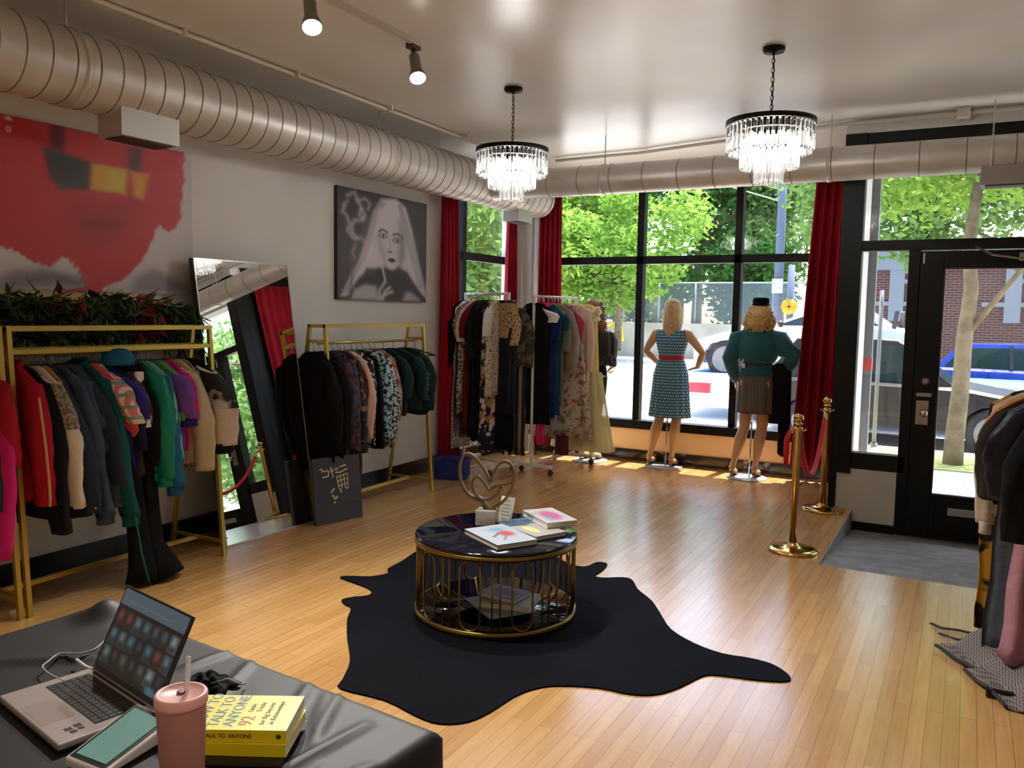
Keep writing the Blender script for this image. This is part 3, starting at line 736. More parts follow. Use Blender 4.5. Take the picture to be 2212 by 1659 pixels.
gold_rack(2.37, 3.60, 'gold metal clothes rack full of jackets under the red poster')
gold_rack(1.10, 2.325, 'gold metal clothes rack at the picture edge, before the rack under the poster')
gold_rack(4.66, 5.90, 'gold metal clothes rack below the black and white portrait', bars=False)
def roll_rack(label, p0, p1, h):
    p0 = Vector(p0); p1 = Vector(p1); d = (p1 - p0).normalized(); n = Vector((d.y, -d.x, 0))
    t = thing('rolling_rack', label, 'clothes rack', (p0.x, p0.y, 0))
    z = Vector((0, 0, 1))
    wl_(MB().tube([p0 + z * h, p1 + z * h], .013, 10).build('hanging_rail', WHITEMET), t)
    for p in (p0, p1):
        wl_(MB().bar(p + z * .09, p + z * (h + .01), .026, .026).build('post', WHITEMET), t)
        wl_(MB().bar(p + n * -.235 + z * .08, p + n * .235 + z * .08, .022, .028).build('foot', WHITEMET), t)
        for s in (-.22, .22):
            q = p + n * s
            wl_(MB().cyl(q + d * -.01 + z * .028, q + d * .01 + z * .028, .028, 14).bar(q + z * .05, q + z * .08, .014, .014).build('caster', mat('grey caster', S(70, 66, 64), .5)), t)
    wl_(MB().bar(p0 + z * .1, p1 + z * .1, .022, .022).build('base_bar', WHITEMET), t)
    return t
RA0, RA1 = Vector((-3.84, 6.92, 0)), Vector((-4.42, 7.08, 0))
RB0, RB1 = Vector((-3.64, 7.07, 0)), Vector((-3.56, 7.86, 0))
roll_rack('white rolling rack of dark dresses in the corner, beside the curtain', RA0, RA1, 1.73)
roll_rack('white rolling rack of long gowns nearest the brown haired mannequin', RB0, RB1, 1.71)
t = thing('storage_bag', 'dark blue fabric bag on the floor beside the second gold rack', 'bag', (-4.15, 6.45, 0), math.radians(20))
MB().box((0, 0, .1), (.30, .24, .2)).build('body', mat('blue fabric', S(16, 34, 110), .7, bump=.6, bs=14), t, bevel=.03)
MB().tube([(-.08, -.125, .15), (-.06, -.135, .21), (.06, -.135, .21), (.08, -.125, .15)], .006, 6).build('strap', mat('navy strap', S(14, 20, 60), .7), t)
# ================================================================ GARMENTS
HANG = mat('black plastic hanger', S(22, 22, 24), .4)
HANGC = mat('chrome hook', S(180, 180, 182), .2, metal=1)
def hanger(p, rz, W, label, group, m_=None):
    t = thing('clothes_hanger', label, 'hanger', p, rz, group)
    pts = [(0, 0, -.075)] + [(0, 0, -.03)] + [(-.016 * math.sin(a), 0, .0 - .002 + .018 * (1 - math.cos(a)) - .022) for a in (0, .8, 1.6, 2.4, 3.1, 3.9, 4.6)]
    MB().tube(pts, .0022, 6).build('hook', HANGC, t)
    h = W / 2 - .03
    MB().tube([(-h, 0, -.13), (-h * .5, 0, -.10), (0, 0, -.075), (h * .5, 0, -.10), (h, 0, -.13)], .006, 6).tube([(-h, 0, -.13), (h, 0, -.13)], .004, 6).build('shoulders', m_ or HANG, t)
    return t
gcount = [0]
def garment(kind, label, cat, group, p, rz, m_, W=.42, T=.05, L=.7, S_=0., flare=1.0, m2=None, cuff=None, collar=None, stripe=None, open_=False, fold=.012, waist=None, rr=.062, hang=True, sl_out=.06, extra=None, sb=1.0, hgroup=None, hem=None, yoke=None, lean=0.):
    """one hanging garment, hook at p on its rail; X runs across the shoulders"""
    gcount[0] += 1
    R_ = random.Random(gcount[0] * 13 + 5)
    t = thing(kind, label, cat, p, rz, group)
    hw = W / 2
    prof = [(.0, -.062, .055, .022), (.02, -.075, .10, .03), (.05, -.105, hw * .72, T * .36), (.09, -.14, hw - .005, T * .45), (.18, -.20, hw, T * .5)]
    n = 12
    for k in range(1, n + 1):
        v = k / n
        w = hw * (1 + (flare - 1) * v ** 1.3)
        if waist:
            w *= 1 - waist * math.exp(-((v - waist_at) / .12) ** 2)
        prof.append((.18 + .82 * v, -.20 - (L - .20) * v, w, T * (.5 + .18 * v) * (1 + (flare - 1) * .8 * v)))
    f1, f2, p1, p2 = R_.randint(4, 7), R_.randint(9, 13), R_.random() * 6, R_.random() * 6
    nu = 44
    def fn(u, j):
        v, z, w, th = prof[min(int(round(j * (len(prof) - 1))), len(prof) - 1)]
        a = 2 * PI * u
        c, s = math.cos(a), math.sin(a)
        am = fold * min(1, max(0, (v - .12))) * 1.4
        x = w * (abs(c) ** .85) * (1 if c > 0 else -1) + .006 * math.sin(7 * v * 3 + p2) * v
        y = th * s + am * (math.sin(f1 * a + p1 + 1.2 * v) + .5 * math.sin(f2 * a + p2)) * (1 if s > 0 else .8)
        zz = z - (.012 * math.sin(3 * a + p1) if v > .95 else 0)
        return (x, y + lean * .45 * v, zz)
    mb = MB().grid(fn, nu, len(prof) - 1, closed_u=True)
    nb = nu * (len(prof) - 1)
    mb.f.append(tuple(range(nb, nb + nu))); mb.mi.append(0); mb.sm.append(False)
    body = mb.build('body', m_, t)
    m2 = m2 or m_
    if S_ > 0:
        for sd in (1, -1):
            s = MB(); N = 16; x0 = hw - .045; sw = lean + R_.uniform(-.015, .015); bend = R_.uniform(.3, 1.1); q1, q2 = R_.random() * 6, R_.random() * 6
            pts = []; rads = []
            for k in range(N + 1):
                v = k / N
                pts.append(Vector((sd * (x0 + sl_out * math.sin(min(1, v * 1.7) * PI / 2) - .02 * v * bend), sw * v ** 1.15 + .012 * math.sin(v * 5 + q1), -.128 - S_ * v)))
                rads.append(rr * (.62 + .62 * math.sin(min(1, (v + .08) * 1.6) * PI / 2)) * (1 - .30 * v ** 1.4))
            def sf(u, v):
                k = min(int(round(v * N)), N); a = 2 * PI * u; p = pts[k]; r_ = rads[k]
                w = 1 + .09 * math.sin(3 * a + q1 + 2.2 * v) * min(1, v * 2) + .05 * math.sin(5 * a + q2 + 9 * v) + .045 * math.sin(v * 26 + 2 * math.sin(a + q2)) * (v > .25)
                return (p.x + r_ * w * math.cos(a) * .92, p.y + r_ * w * math.sin(a) * .72, p.z + r_ * .35 * sd * math.cos(a) * -1 * max(0, 1 - v * 4))
            s.grid(sf, 24, N, closed_u=True)
            nn = 24 * N; s.f.append(tuple(range(nn, nn + 24))); s.mi.append(0); s.sm.append(False); s.f.append(tuple(range(24))); s.mi.append(0); s.sm.append(False)
            rads = [r_ * .9 for r_ in rads]
            if yoke:
                N2 = int(N * yoke[1])
                def yf(u, v):
                    k = int(round(v * N2)); q = sf(u, k / N); p = pts[k]
                    return (p.x + (q[0] - p.x) * 1.17, p.y + (q[1] - p.y) * 1.17, q[2] + .002)
                YO = MB().grid(yf, 24, N2, closed_u=True)
            else: YO = None
            so = s.build('sleeve', m2, t)
            if YO: YO.build('sleeve_panel', yoke[0], so)
            if cuff:
                e = Vector(pts[-1])
                MB().tube([e + Vector((0, 0, .01)), e - Vector((0, 0, .022)), e - Vector((0, 0, .05))], [rads[-1] * 1.0, rads[-1] * .86, rads[-1] * .9], 14, flat=.8).build('cuff', cuff, so)
            if stripe:
                pp = [(q[0] + sd * r_ * .95, q[1] - r_ * .3, q[2]) for q, r_ in zip(pts[2:], rads[2:])]
                MB().tube(pp, .007, 6).build('sleeve_stripe', stripe, so)
    if hem:
        wz = prof[-1]
        MB().lathe([(1, .0), (1.02, -.02), (.97, -.055)], n=32).xform(Matrix.Translation((0, 0, -L + .005)) @ Matrix.Diagonal((wz[2] * .98, wz[3] * 1.15, 1, 1))).build('hem_band', hem, t)
    if collar:
        c = MB(); c.tube([(.062 * math.cos(a), .03 * math.sin(a), -.06 + .018 * math.sin(a * 1)) for a in [2 * PI * k / 14 for k in range(14)]], .016, 8, closed=True)
        c.build('collar', collar, t)
    if extra: extra(t)
    if hang:
        hanger(p, rz, W, 'thin hanger holding the ' + ' '.join(label.split(',')[0].split()[:12]), HGRP[hgroup or group])
    return t
waist_at = .35
HLAB = {}; HGRP = {}
def reg(g, lab, hg): HLAB[g] = lab; HGRP[g] = hg

def F(name, c, **k): return mat(name, c, k.pop('rough', .92), sheen=k.pop('sheen', .0), spec=.25, bump=.45, bs=28, **k)
BLK = F('black cloth', S(8, 8, 10)); BLK2 = F('soft black knit', S(14, 13, 17)); NAVY = F('navy cloth', S(22, 28, 58)); CREAM = F('cream fleece', S(204, 190, 176))
DENIM = F('slate blue denim', S(60, 76, 98), var=S(46, 60, 82), vs=9); DENIM2 = F('dark denim', S(36, 46, 66)); FOREST = F('deep green cloth', S(10, 74, 74)); TEALW = F('shiny jade nylon', S(10, 128, 108), rough=.45)
RED2 = F('red track cloth', S(158, 18, 38)); CORAL = F('coral cloth', S(206, 84, 92)); PURP = F('purple cotton', S(112, 72, 158)); MAG = F('magenta cotton', S(190, 28, 110)); LIME = F('lime green cloth', S(92, 170, 60))
BLUEJ = F('petrol blue nylon', S(18, 92, 132), rough=.5); BEIGE = F('beige cotton', S(190, 176, 148)); ROYAL = F('royal purple blue cloth', S(42, 34, 120)); WHITE = F('white cloth', S(224, 220, 216))
BROWNP = pattern('brown patterned knit', S(60, 40, 34), S(24, 20, 22), 'plaid', 22, c3=S(112, 78, 58)); PINKS = pattern('pink mint white stripes', S(226, 206, 206), S(206, 120, 128), 'stripe', 7, c3=S(120, 160, 140), axis='X')
MARB = pattern('black and white marbled cloth', S(18, 18, 20), S(176, 172, 170), 'floral', 9, thr=.56, soft=.05); GREYK = pattern('grey fleck knit', S(150, 138, 126), S(96, 86, 78), 'floral', 60, thr=.5)
GARN = F('garnet cloth', S(112, 18, 32)); TAN = F('tan cloth', S(150, 120, 88)); CHAR = F('charcoal cloth', S(52, 52, 58)); MINTC = F('mint cloth', S(120, 178, 160)); PINKC = F('hot pink cloth', S(214, 50, 104)); GREENV = F('bottle green velvet', S(6, 38, 38), sheen=.1)

# --- rack under the poster, back to front along the rail; y positions on the rail
G1 = 'jackets and tops on the gold rack under the poster'
reg(G1, 'thin hanger on the rail of the gold rack under the poster, hidden by its garment', 'hangers on the rack under the poster')
X1 = -4.20
def g1(label, cat, y, m_, kind='jacket', dy=0, **k):
    k.setdefault('W', .41); k.setdefault('S_', .56); k.setdefault('L', .66); k['rr'] = k.get('rr', .062) * 1.16; k.setdefault('T', .068)
    k.setdefault('lean', .16 * max(0, math.sin(PI * min(1, max(0, (y - 2.42) / .62)))) ** .8 if y < 3.0 else .04)
    return garment(kind, label, cat, G1, (X1 + k.pop('dx', 0), y, 1.30), math.radians(k.pop('rz', rnd.uniform(-7, 7))), m_, **k)
goldtrim = mat('gold piping', S(196, 150, 90), .4)
g1('dark red track jacket with gold piping, first on the rack under the poster', 'jacket', 2.43, RED2, S_=.62, L=.72, stripe=goldtrim, rz=4, collar=RED2)
g1('black jacket between the red track jacket and the cream one', 'jacket', 2.475, BLK, S_=.78, L=.82, rz=2)
def knit_yoke(t):
    MB().ball((.215, -.0, -.17), .075, 14, sc=(.95, .7, 1.1)).build('shoulder_panel', GREYK, t)
g1('cream fleece jacket with grey knit shoulders and black cuffs', 'jacket', 2.53, CREAM, S_=.66, L=.74, cuff=BLK, rr=.068, rz=2, yoke=(GREYK, .42))
g1('tan and black jacket showing only below the cream fleece one', 'jacket', 2.565, TAN, S_=.5, L=.80, rr=.045, hem=BLK)
g1('dark navy jacket behind the cream fleece one', 'jacket', 2.60, DENIM2, S_=.70, L=.74)
g1('slate blue denim jacket, longer of the two denim ones', 'jacket', 2.645, DENIM, S_=.74, L=.84, rr=.062, rz=5, cuff=DENIM)
def snap(t): MB().ball((.27, -.05, -.80), .008, 10).build('snap_button', CHROME, t)
g1('blue denim jacket with a shiny snap at its cuff', 'jacket', 2.70, DENIM, S_=.66, L=.80, rr=.066, rz=7, cuff=DENIM, extra=snap)
g1('near black jacket between the denim jackets and the green one', 'jacket', 2.745, DENIM2, S_=.58, L=.82)
g1('deep green jacket with a long sleeve next to the denim jackets', 'jacket', 2.79, FOREST, S_=.78, L=.76, rr=.062, rz=3, cuff=FOREST, collar=FOREST)
g1('coral red shirt hung beside the deep green jacket', 'shirt', 2.835, CORAL, kind='shirt', S_=.34, L=.56, rr=.045)
g1('short sleeved shirt with pink, mint and white stripes', 'shirt', 2.875, PINKS, kind='shirt', S_=.26, L=.55, rr=.072)
g1('royal purple blue T-shirt with white piped sleeve ends', 't-shirt', 2.925, ROYAL, kind='t_shirt', S_=.24, L=.62, rr=.07, cuff=WHITE)
g1('navy top hanging longer below the purple blue T-shirt', 'top', 2.95, NAVY, kind='knit_top', S_=.42, L=.72, rr=.05)
g1('brown plaid flannel shirt before the black trousers', 'shirt', 2.975, BROWNP, kind='shirt', S_=.34, L=.7, rr=.05)
def jacket_collar(t): MB().box((.19, -.03, -.17), (.03, .05, .12)).build('white_tag', WHITE, t, bevel=.008)
g1('black track jacket with a white patch beside the jade windbreaker', 'jacket', 3.045, BLK, S_=.52, L=.86, rr=.05, extra=jacket_collar)
g1('jade green nylon windbreaker with ribbed hem', 'jacket', 3.12, TEALW, kind='windbreaker', S_=.60, L=.70, rr=.075, cuff=TEALW, hem=TEALW, rz=6)
g1('white and jade jacket hidden behind the jade windbreaker', 'jacket', 3.17, MINTC, S_=.5, L=.64, rr=.05)
g1('petrol blue windbreaker with a long sleeve', 'jacket', 3.215, BLUEJ, kind='windbreaker', S_=.66, L=.70, rr=.062, cuff=BLUEJ, hem=PINKC)
g1('lime green top showing as a thin strip beside the purple shirt', 'top', 3.25, LIME, kind='knit_top', S_=.3, L=.56, rr=.04)
g1('purple polo shirt with short sleeves', 'shirt', 3.285, PURP, kind='polo_shirt', S_=.27, L=.6, rr=.07, cuff=ROYAL)
g1('magenta top beside the purple polo shirt', 'top', 3.33, MAG, kind='knit_top', S_=.28, L=.58, rr=.055)
g1('beige cotton jacket with full sleeves', 'jacket', 3.385, BEIGE, S_=.60, L=.68, rr=.066, rz=4)
g1('grey shirt with muted print just before the marbled jacket', 'shirt', 3.43, GREYK, kind='shirt', S_=.5, L=.72, rr=.045)
def puff(t):
    MB().ball((.24, .0, -.24), .095, 18, sc=(.95, .8, 1.35)).build('sleeve_panel', MARB, t)
g1('black jacket with marbled black and white sleeves, last before the mirror', 'jacket', 3.50, BLK, S_=.46, L=.6, rr=.085, m2=CREAM, cuff=BLK, rz=10, yoke=(MARB, .55), sl_out=.09)
# velvet trousers hanging to the floor
t = thing('velvet_trousers', 'long black flared trousers with green piping, reaching the floor', 'trousers', (-4.16, 3.02, 0), math.radians(8), None)
VEL = F('black velvet', S(6, 6, 8))
for sd in (-.045, .055):
    m_ = MB()
    P_ = [(.05 + sd * .2, sd, 1.20), (.06 + sd * .3, sd, 1.0), (.1, sd * 1.1, .7), (.13, sd, .4), (.15, sd * .9, .2), (.16 + (.02 if sd < 0 else .05), sd * 1.1, .09), (.19 + (.0 if sd < 0 else .05), sd * 1.3, .015)]
    m_.tube(P_, [.05, .058, .062, .062, .072, .092, .11], 18, flat=.7)
    m_.build('trouser_leg', VEL, t)
MB().tube([(.12, -.09, 1.0), (.17, -.12, .7), (.2, -.12, .4), (.24, -.12, .2), (.27, -.1, .03)], .005, 6).build('piping', F('green piping cloth', S(30, 110, 84)), t)
MB().box((.03, 0, 1.21), (.16, .12, .05)).build('waistband', VEL, t, bevel=.012)
hanger((-4.2, 3.02, 1.30), 0, .36, 'thin hanger holding the long black flared trousers', HGRP[G1])
# blue cap and cloth above the rail
t = thing('baseball_cap', 'petrol blue cap perched on the rail of the rack under the poster', 'cap', (-4.11, 2.965, 1.225), .4)
MB().lathe([(.085, 0), (.088, .03), (.075, .065), (.045, .088), (.004, .094)], n=24).build('crown', BLUEJ, t)
MB().prism([(-.07, .05), (-.06, .12), (0, .155), (.06, .12), (.07, .05)], 0, .006).build('visor', BLUEJ, t)

# --- left edge rack: only its last pieces are in view
G0 = 'garments at the end of the rack at the picture edge'
reg(G0, 'thin hanger at the end of the rack at the picture edge', 'hangers on the rack at the picture edge')
def g0(label, cat, y, m_, kind='jacket', **k):
    k.setdefault('W', .40); k.setdefault('S_', .5); k.setdefault('L', .75)
    return garment(kind, label, cat, G0, (X1, y, 1.30), math.radians(k.pop('rz', 3)), m_, **k)
g0('magenta pink long coat at the very edge of the picture', 'coat', 2.235, MAG, kind='long_coat', S_=.84, L=.92, rr=.06)
g0('dark green coat hanging low beside the magenta one', 'coat', 2.175, F('dark spruce cloth', S(14, 52, 44)), kind='long_coat', S_=.6, L=.9, rr=.06)
g0('dark red top behind the magenta coat', 'top', 2.275, RED2, kind='knit_top', S_=.4, L=.6)
g0('orange patterned top near the end of the edge rack', 'top', 2.1, F('rust cloth', S(150, 74, 40)), kind='knit_top', S_=.4, L=.6)

# --- rack below the portrait
G2 = 'tops on the gold rack below the portrait'
reg(G2, 'thin hanger on the rail of the gold rack below the portrait, its garment over it', 'hangers on the rack below the portrait')
def g2(label, cat, y, m_, kind='shirt', **k):
    k.setdefault('W', .42); k.setdefault('S_', .5); k.setdefault('L', .72)
    return garment(kind, label, cat, G2, (X1 + k.pop('dx', -.0), y, 1.30), math.radians(k.pop('rz', rnd.uniform(-5, 5))), m_, **k)
DKFL = pattern('dark brown and navy print', S(28, 22, 30), S(78, 44, 40), 'floral', 16, thr=.54, c3=S(40, 50, 90)); DKF2 = pattern('dark purple red print', S(30, 20, 32), S(110, 52, 56), 'floral', 26, thr=.55, c3=S(60, 60, 96))
ORW = pattern('orange and white print', S(224, 200, 180), S(200, 78, 54), 'floral', 14, thr=.52); BWP = pattern('black with white leaf print', S(18, 18, 20), S(214, 206, 200), 'floral', 30, thr=.56, soft=.01)
AQU = pattern('aqua and black speckle', S(150, 196, 206), S(24, 26, 30), 'floral', 38, thr=.52, soft=.01); GRS = pattern('grey snake speckle', S(190, 190, 188), S(36, 36, 38), 'floral', 44, thr=.5, soft=.01); REDP = pattern('rust and grey print', S(140, 62, 54), S(150, 140, 138), 'floral', 20)
g2('black coat on the rack below the portrait, closest to the mirror', 'coat', 4.63, BLK, kind='long_coat', S_=.66, L=.90, rr=.062, rz=-2, W=.38, T=.04)
g2('navy black coat behind the front leg of the portrait rack', 'coat', 4.70, BLK2, kind='long_coat', S_=.6, L=.84, rr=.062, T=.04)
g2('dark brown and navy printed jacket beside the front leg of the portrait rack', 'jacket', 4.765, DKFL, kind='jacket', S_=.64, L=.84, rr=.07)
g2('dark printed jacket with purple and red flecks', 'jacket', 4.835, DKF2, kind='jacket', S_=.68, L=.86, rr=.065)
g2('sheer dark blouse with a metallic leaf hem', 'blouse', 4.90, pattern('dark with olive flecks', S(26, 22, 24), S(130, 112, 92), 'floral', 20, thr=.6), kind='blouse', S_=.70, L=.84, rr=.055)
g2('orange and white printed blouse', 'blouse', 4.97, ORW, kind='blouse', S_=.60, L=.74, rr=.05, m2=F('blush sleeve cloth', S(206, 166, 150)), rz=6)
g2('brown scarf-like top hanging low behind the sign board', 'top', 4.93, F('chestnut cloth', S(72, 34, 26)), kind='knit_top', S_=.4, L=1.06, rr=.045)
g2('black blouse with white leaf print', 'blouse', 5.06, BWP, kind='blouse', S_=.66, L=.8, rr=.05)
g2('black sheer top before the aqua speckled one', 'top', 5.12, BLK, kind='knit_top', S_=.7, L=.82, rr=.045)
g2('aqua and black speckled blouse', 'blouse', 5.19, AQU, kind='blouse', S_=.62, L=.8, rr=.06, rz=6)
g2('grey snake speckled blouse with a broad hem', 'blouse', 5.28, GRS, kind='blouse', S_=.66, L=.84, rr=.06, rz=4)
g2('rust and grey printed blouse before the gap in the row', 'blouse', 5.35, REDP, kind='blouse', S_=.5, L=.68, rr=.045)
SEQ = mat('silver sequin trim', S(206, 200, 170), .25, metal=.8)
def sparkle(t):
    R_ = random.Random(3); m_ = MB()
    for k in range(70): m_.ball((.215 + R_.uniform(-.02, .03), -.05 + R_.uniform(-.01, .01), -.26 - R_.random() * .24), .005, 6)
    m_.build('sequin_trim', SEQ, t)
g2('plain bottle green velvet top just past the gap in the row', 'top', 5.46, GREENV, kind='velvet_blouse', S_=.34, L=.60, rr=.05, rz=10)
g2('wider bottle green velvet top between its two neighbours', 'top', 5.60, GREENV, kind='velvet_blouse', S_=.36, L=.56, rr=.06, rz=14, W=.5)
g2('bottle green velvet top with silver sequins, last on the portrait rack', 'top', 5.77, GREENV, kind='velvet_blouse', S_=.46, L=.62, rr=.065, extra=sparkle, rz=12)
for k, (y, rz) in enumerate(((5.84, .5), (5.87, .8))):
    hanger((X1 + .03, y, 1.30), rz, .42, ('bare black plastic hanger sticking out at the end of the portrait rack, in front', 'bare black plastic hanger at the end of the portrait rack, behind the other')[k], 'bare hangers on the portrait rack')

# --- corner rolling racks
G3 = 'dresses on the corner rolling rack'; G4 = 'gowns on the rolling rack by the mannequins'
reg(G3, 'thin hanger on the rail of the corner rolling rack', 'hangers on the corner rolling rack'); reg(G4, 'thin hanger on the rail of the gown rack by the mannequins', 'hangers on the gown rack')
angA = math.atan2((RA1 - RA0).y, (RA1 - RA0).x) - PI / 2
def ga(label, cat, f, m_, kind='dress', **k):
    k.setdefault('W', .40); k.setdefault('L', 1.2)
    p = RA0.lerp(RA1, f)
    rz = k.pop('rz', None)
    return garment(kind, label, cat, G3, (p.x, p.y, 1.73), math.radians(rz) if rz is not None else angA + math.radians(rnd.uniform(-4, 4)), m_, **k)
LEO = pattern('gold leopard print', S(176, 146, 104), S(50, 30, 20), 'spots', 38, thr=.3, c3=None); LACE = pattern('brown and cream lace', S(104, 84, 62), S(190, 176, 150), 'floral', 40); SILV = pattern('silver sequins', S(210, 212, 214), S(80, 82, 86), 'spots', 60, rough=.25, metal=.8, thr=.35)
BGF = pattern('navy skirt with gold flowers', S(16, 18, 48), S(170, 130, 84), 'floral', 9, thr=.57, c3=S(206, 190, 170)); LEOW = pattern('cream and black leopard print', S(196, 182, 162), S(24, 20, 20), 'spots', 44, thr=.28)
FLRB = pattern('faded camouflage print', S(44, 42, 34), S(92, 84, 66), 'floral', 14)
NAVD = F('ink navy satin', S(18, 20, 34), rough=.55)
def leotop(t):
    MB().grid(lambda u, v: ((.115 + .075 * (1 - v)) * math.cos(2 * PI * u) * (1.0 if v < .9 else 1), .055 * math.sin(2 * PI * u) - .0, -.09 - .33 * v), 28, 8, closed_u=True).build('bodice', LEO, t)
ga('navy satin dress with a gold leopard bodice at the end of the corner rack', 'dress', .03, NAVD, L=1.13, W=.30, S_=.36, m2=LEO, flare=.95, extra=leotop, rr=.055, hang=True, sl_out=.05, T=.08, rz=-28)
ga('black pleated skirt dress below the leopard one', 'dress', .11, BLK, L=1.5, W=.30, flare=1.1, rz=-15)
ga('white shouldered dress with cream leopard print skirt', 'dress', .20, LEOW, L=.98, W=.36, m2=WHITE, S_=.28, rr=.05)
ga('navy dress with large gold flowers near the hem', 'dress', .27, BGF, L=1.52, W=.36, flare=1.2)
ga('plain black long dress beside the floral navy one', 'dress', .36, BLK, L=1.36, W=.40, S_=.4)
ga('black sleeved dress with a green tint', 'dress', .45, F('green black crepe', S(16, 26, 24)), L=1.42, W=.42, S_=.5)
ga('second plain black long dress, behind the green tinted one', 'dress', .53, BLK2, L=1.4, W=.42)
ga('wine red long dress on the corner rack', 'dress', .62, GARN, L=1.34, W=.42, S_=.3, flare=1.1)
ga('cream blouse above the wine red and lace dresses', 'blouse', .69, CREAM, kind='blouse', L=.5, W=.42, S_=.34)
ga('brown and cream lace long dress', 'dress', .76, LACE, L=1.16, W=.44, flare=1.15, S_=.3)
ga('silver sequinned gown reaching almost to the blue bag', 'gown', .86, SILV, kind='gown', L=1.52, W=.42, flare=1.25)
ga('black velvet coat at the far end of the corner rack', 'coat', .95, BLK, kind='long_coat', L=1.05, W=.46, S_=.6, rr=.065)
def gc(label, cat, p, m_, rz, kind='dress', **k): return garment(kind, label, cat, G3, (*p, 1.66), math.radians(rz), m_, hang=True, **k)
gc('olive camouflage jacket hung between the two rolling racks', 'jacket', (-3.80, 6.98), FLRB, 10, kind='jacket', L=.62, W=.30, S_=.5, rr=.045)
gc('dark floral skirt with taupe stripes, low between the rolling racks', 'skirt', (-3.84, 7.02), pattern('black and taupe stripe', S(24, 20, 24), S(130, 116, 106), 'stripe', 5, axis='X'), 5, kind='skirt', L=1.48, W=.28)
def gb(label, cat, f, m_, kind='dress', **k):
    k.setdefault('W', .36); k.setdefault('L', 1.1); dx = k.pop('dx', 0)
    p = RB0.lerp(RB1, f)
    return garment(kind, label, cat, G4, (p.x + dx, p.y, 1.71), math.radians(k.pop('rz', rnd.uniform(-4, 4))), m_, **k)
FLG = pattern('pale gown cloth with roses', S(176, 166, 148), S(190, 180, 160), 'floral', 8, c3=S(160, 50, 60)); FLG2 = pattern('green and rose garden print', S(178, 168, 150), S(120, 130, 96), 'floral', 13, thr=.58, c3=S(162, 74, 82), soft=.05)
YEL = mat('yellow satin', S(226, 208, 122), .5, sheen=.3); TUL = mat('pale yellow tulle', S(226, 222, 170), .8, alpha=.75)
gb('black dress with a white cap sleeve top, first on the gown rack', 'dress', .02, BLK, L=1.22, W=.34, S_=.12, m2=WHITE, rr=.06)
gb('royal navy long dress on the gown rack', 'dress', .12, F('midnight blue cloth', S(16, 32, 86)), L=1.16, S_=.3)
gb('dark teal long dress with short sleeves', 'dress', .22, F('dark teal cloth', S(16, 64, 80)), L=1.14, W=.38, S_=.2)
gb('grey green dress with loose sleeves', 'dress', .32, F('sage grey cloth', S(104, 116, 100)), L=1.05, W=.36, S_=.4)
gb('taupe jacket over the gown rack', 'jacket', .40, F('taupe suit cloth', S(126, 106, 86)), kind='jacket', L=.72, W=.40, S_=.56, rr=.05)
gb('grey cardigan beside the taupe jacket', 'cardigan', .47, F('grey wool', S(140, 140, 130)), kind='cardigan', L=.66, W=.40, S_=.6)
gb('rose red velvet tunic', 'tunic', .55, F('rose velvet', S(146, 46, 58), sheen=.4), kind='tunic', L=.68, W=.42, S_=.3, flare=1.1)
gb('pale long gown printed with roses and leaves, hem spread wide', 'gown', .68, FLG2, kind='gown', L=1.42, W=.40, flare=1.75, fold=.022, dx=.0, T=.09)
gb('peach long sleeved gown beside the yellow one', 'gown', .80, F('peach satin', S(228, 200, 180)), kind='gown', L=1.0, W=.40, S_=.62, flare=1.0, dx=.05, rr=.045)
def frill(t):
    R_ = random.Random(4); m_ = MB()
    for k in range(40):
        a = R_.random() * 6.28; m_.ball((.17 * math.cos(a) + R_.uniform(-.02, .02), .05 * math.sin(a), -.10 - R_.random() * .14), .03, 8, sc=(1, .8, .8))
    m_.build('ruffle', mat('ivory ruffle', S(232, 224, 196), .9), t)
    MB().grid(lambda u, v: ((.20 + .17 * v + .012 * math.sin(2 * PI * u * 14)) * math.cos(2 * PI * u), (.08 + .08 * v + .012 * math.sin(2 * PI * u * 14)) * math.sin(2 * PI * u), -.75 - .80 * v), 112, 8, closed_u=True).build('overskirt', TUL, t)
gb('long yellow gown with ruffled top and pale tulle skirt, last on the gown rack', 'gown', .95, YEL, kind='gown', L=1.55, W=.30, flare=1.75, fold=.022, dx=.12, T=.09, extra=frill, rz=-8)
t = thing('folded_garment', 'burgundy patterned garment hanging low under the rose printed gown', 'garment', (-3.50, 7.45, .14))
MB().grid(lambda u, v: (.07 * math.cos(2 * PI * u) * (1 + .1 * v), .03 * math.sin(2 * PI * u) + .004 * math.sin(2 * PI * u * 6), .19 - .19 * v), 32, 6, closed_u=True).build('cloth', pattern('burgundy weave', S(100, 22, 34), S(60, 12, 22), 'plaid', 30), t)
gb('pink and white dress hem between the navy and rose gowns', 'dress', .06, PINKC, L=1.42, W=.12, m2=WHITE, dx=.06, fold=.01, flare=.7)

# --- rack at the right picture edge
G5 = 'clothes on the dark rack at the right picture edge'
reg(G5, 'black hanger on the dark rack near the entrance, its garment over it', 'hangers on the dark rack near the entrance')
RX = .35
t = thing('garment_rack', 'dark metal clothes rack past the entrance, mostly covered by clothes', 'clothes rack', (RX, 3.82, 0))
DKM = mat('dark rack metal', S(30, 28, 28), .35, metal=.6)
MB().tube([(0, 0, 1.29), (0, .86, 1.29)], .013, 10).build('hanging_rail', DKM, t)
for y in (.04, .86):
    MB().bar((0, y, .03), (0, y, 1.30), .024, .024).build('post', DKM, t)
    MB().bar((-.2, y, .02), (.22, y, .02), .03, .03).build('foot', DKM, t)
def g5(label, cat, y, m_, kind='jacket', **k):
    k.setdefault('W', .42); k.setdefault('L', .7); dx = k.pop('dx', 0)
    y = 3.87 + (y - 3.6) * .8
    return garment(kind, label, cat, G5, (RX + dx, y, 1.29), math.radians(k.pop('rz', rnd.uniform(-5, 5))), m_, **k)
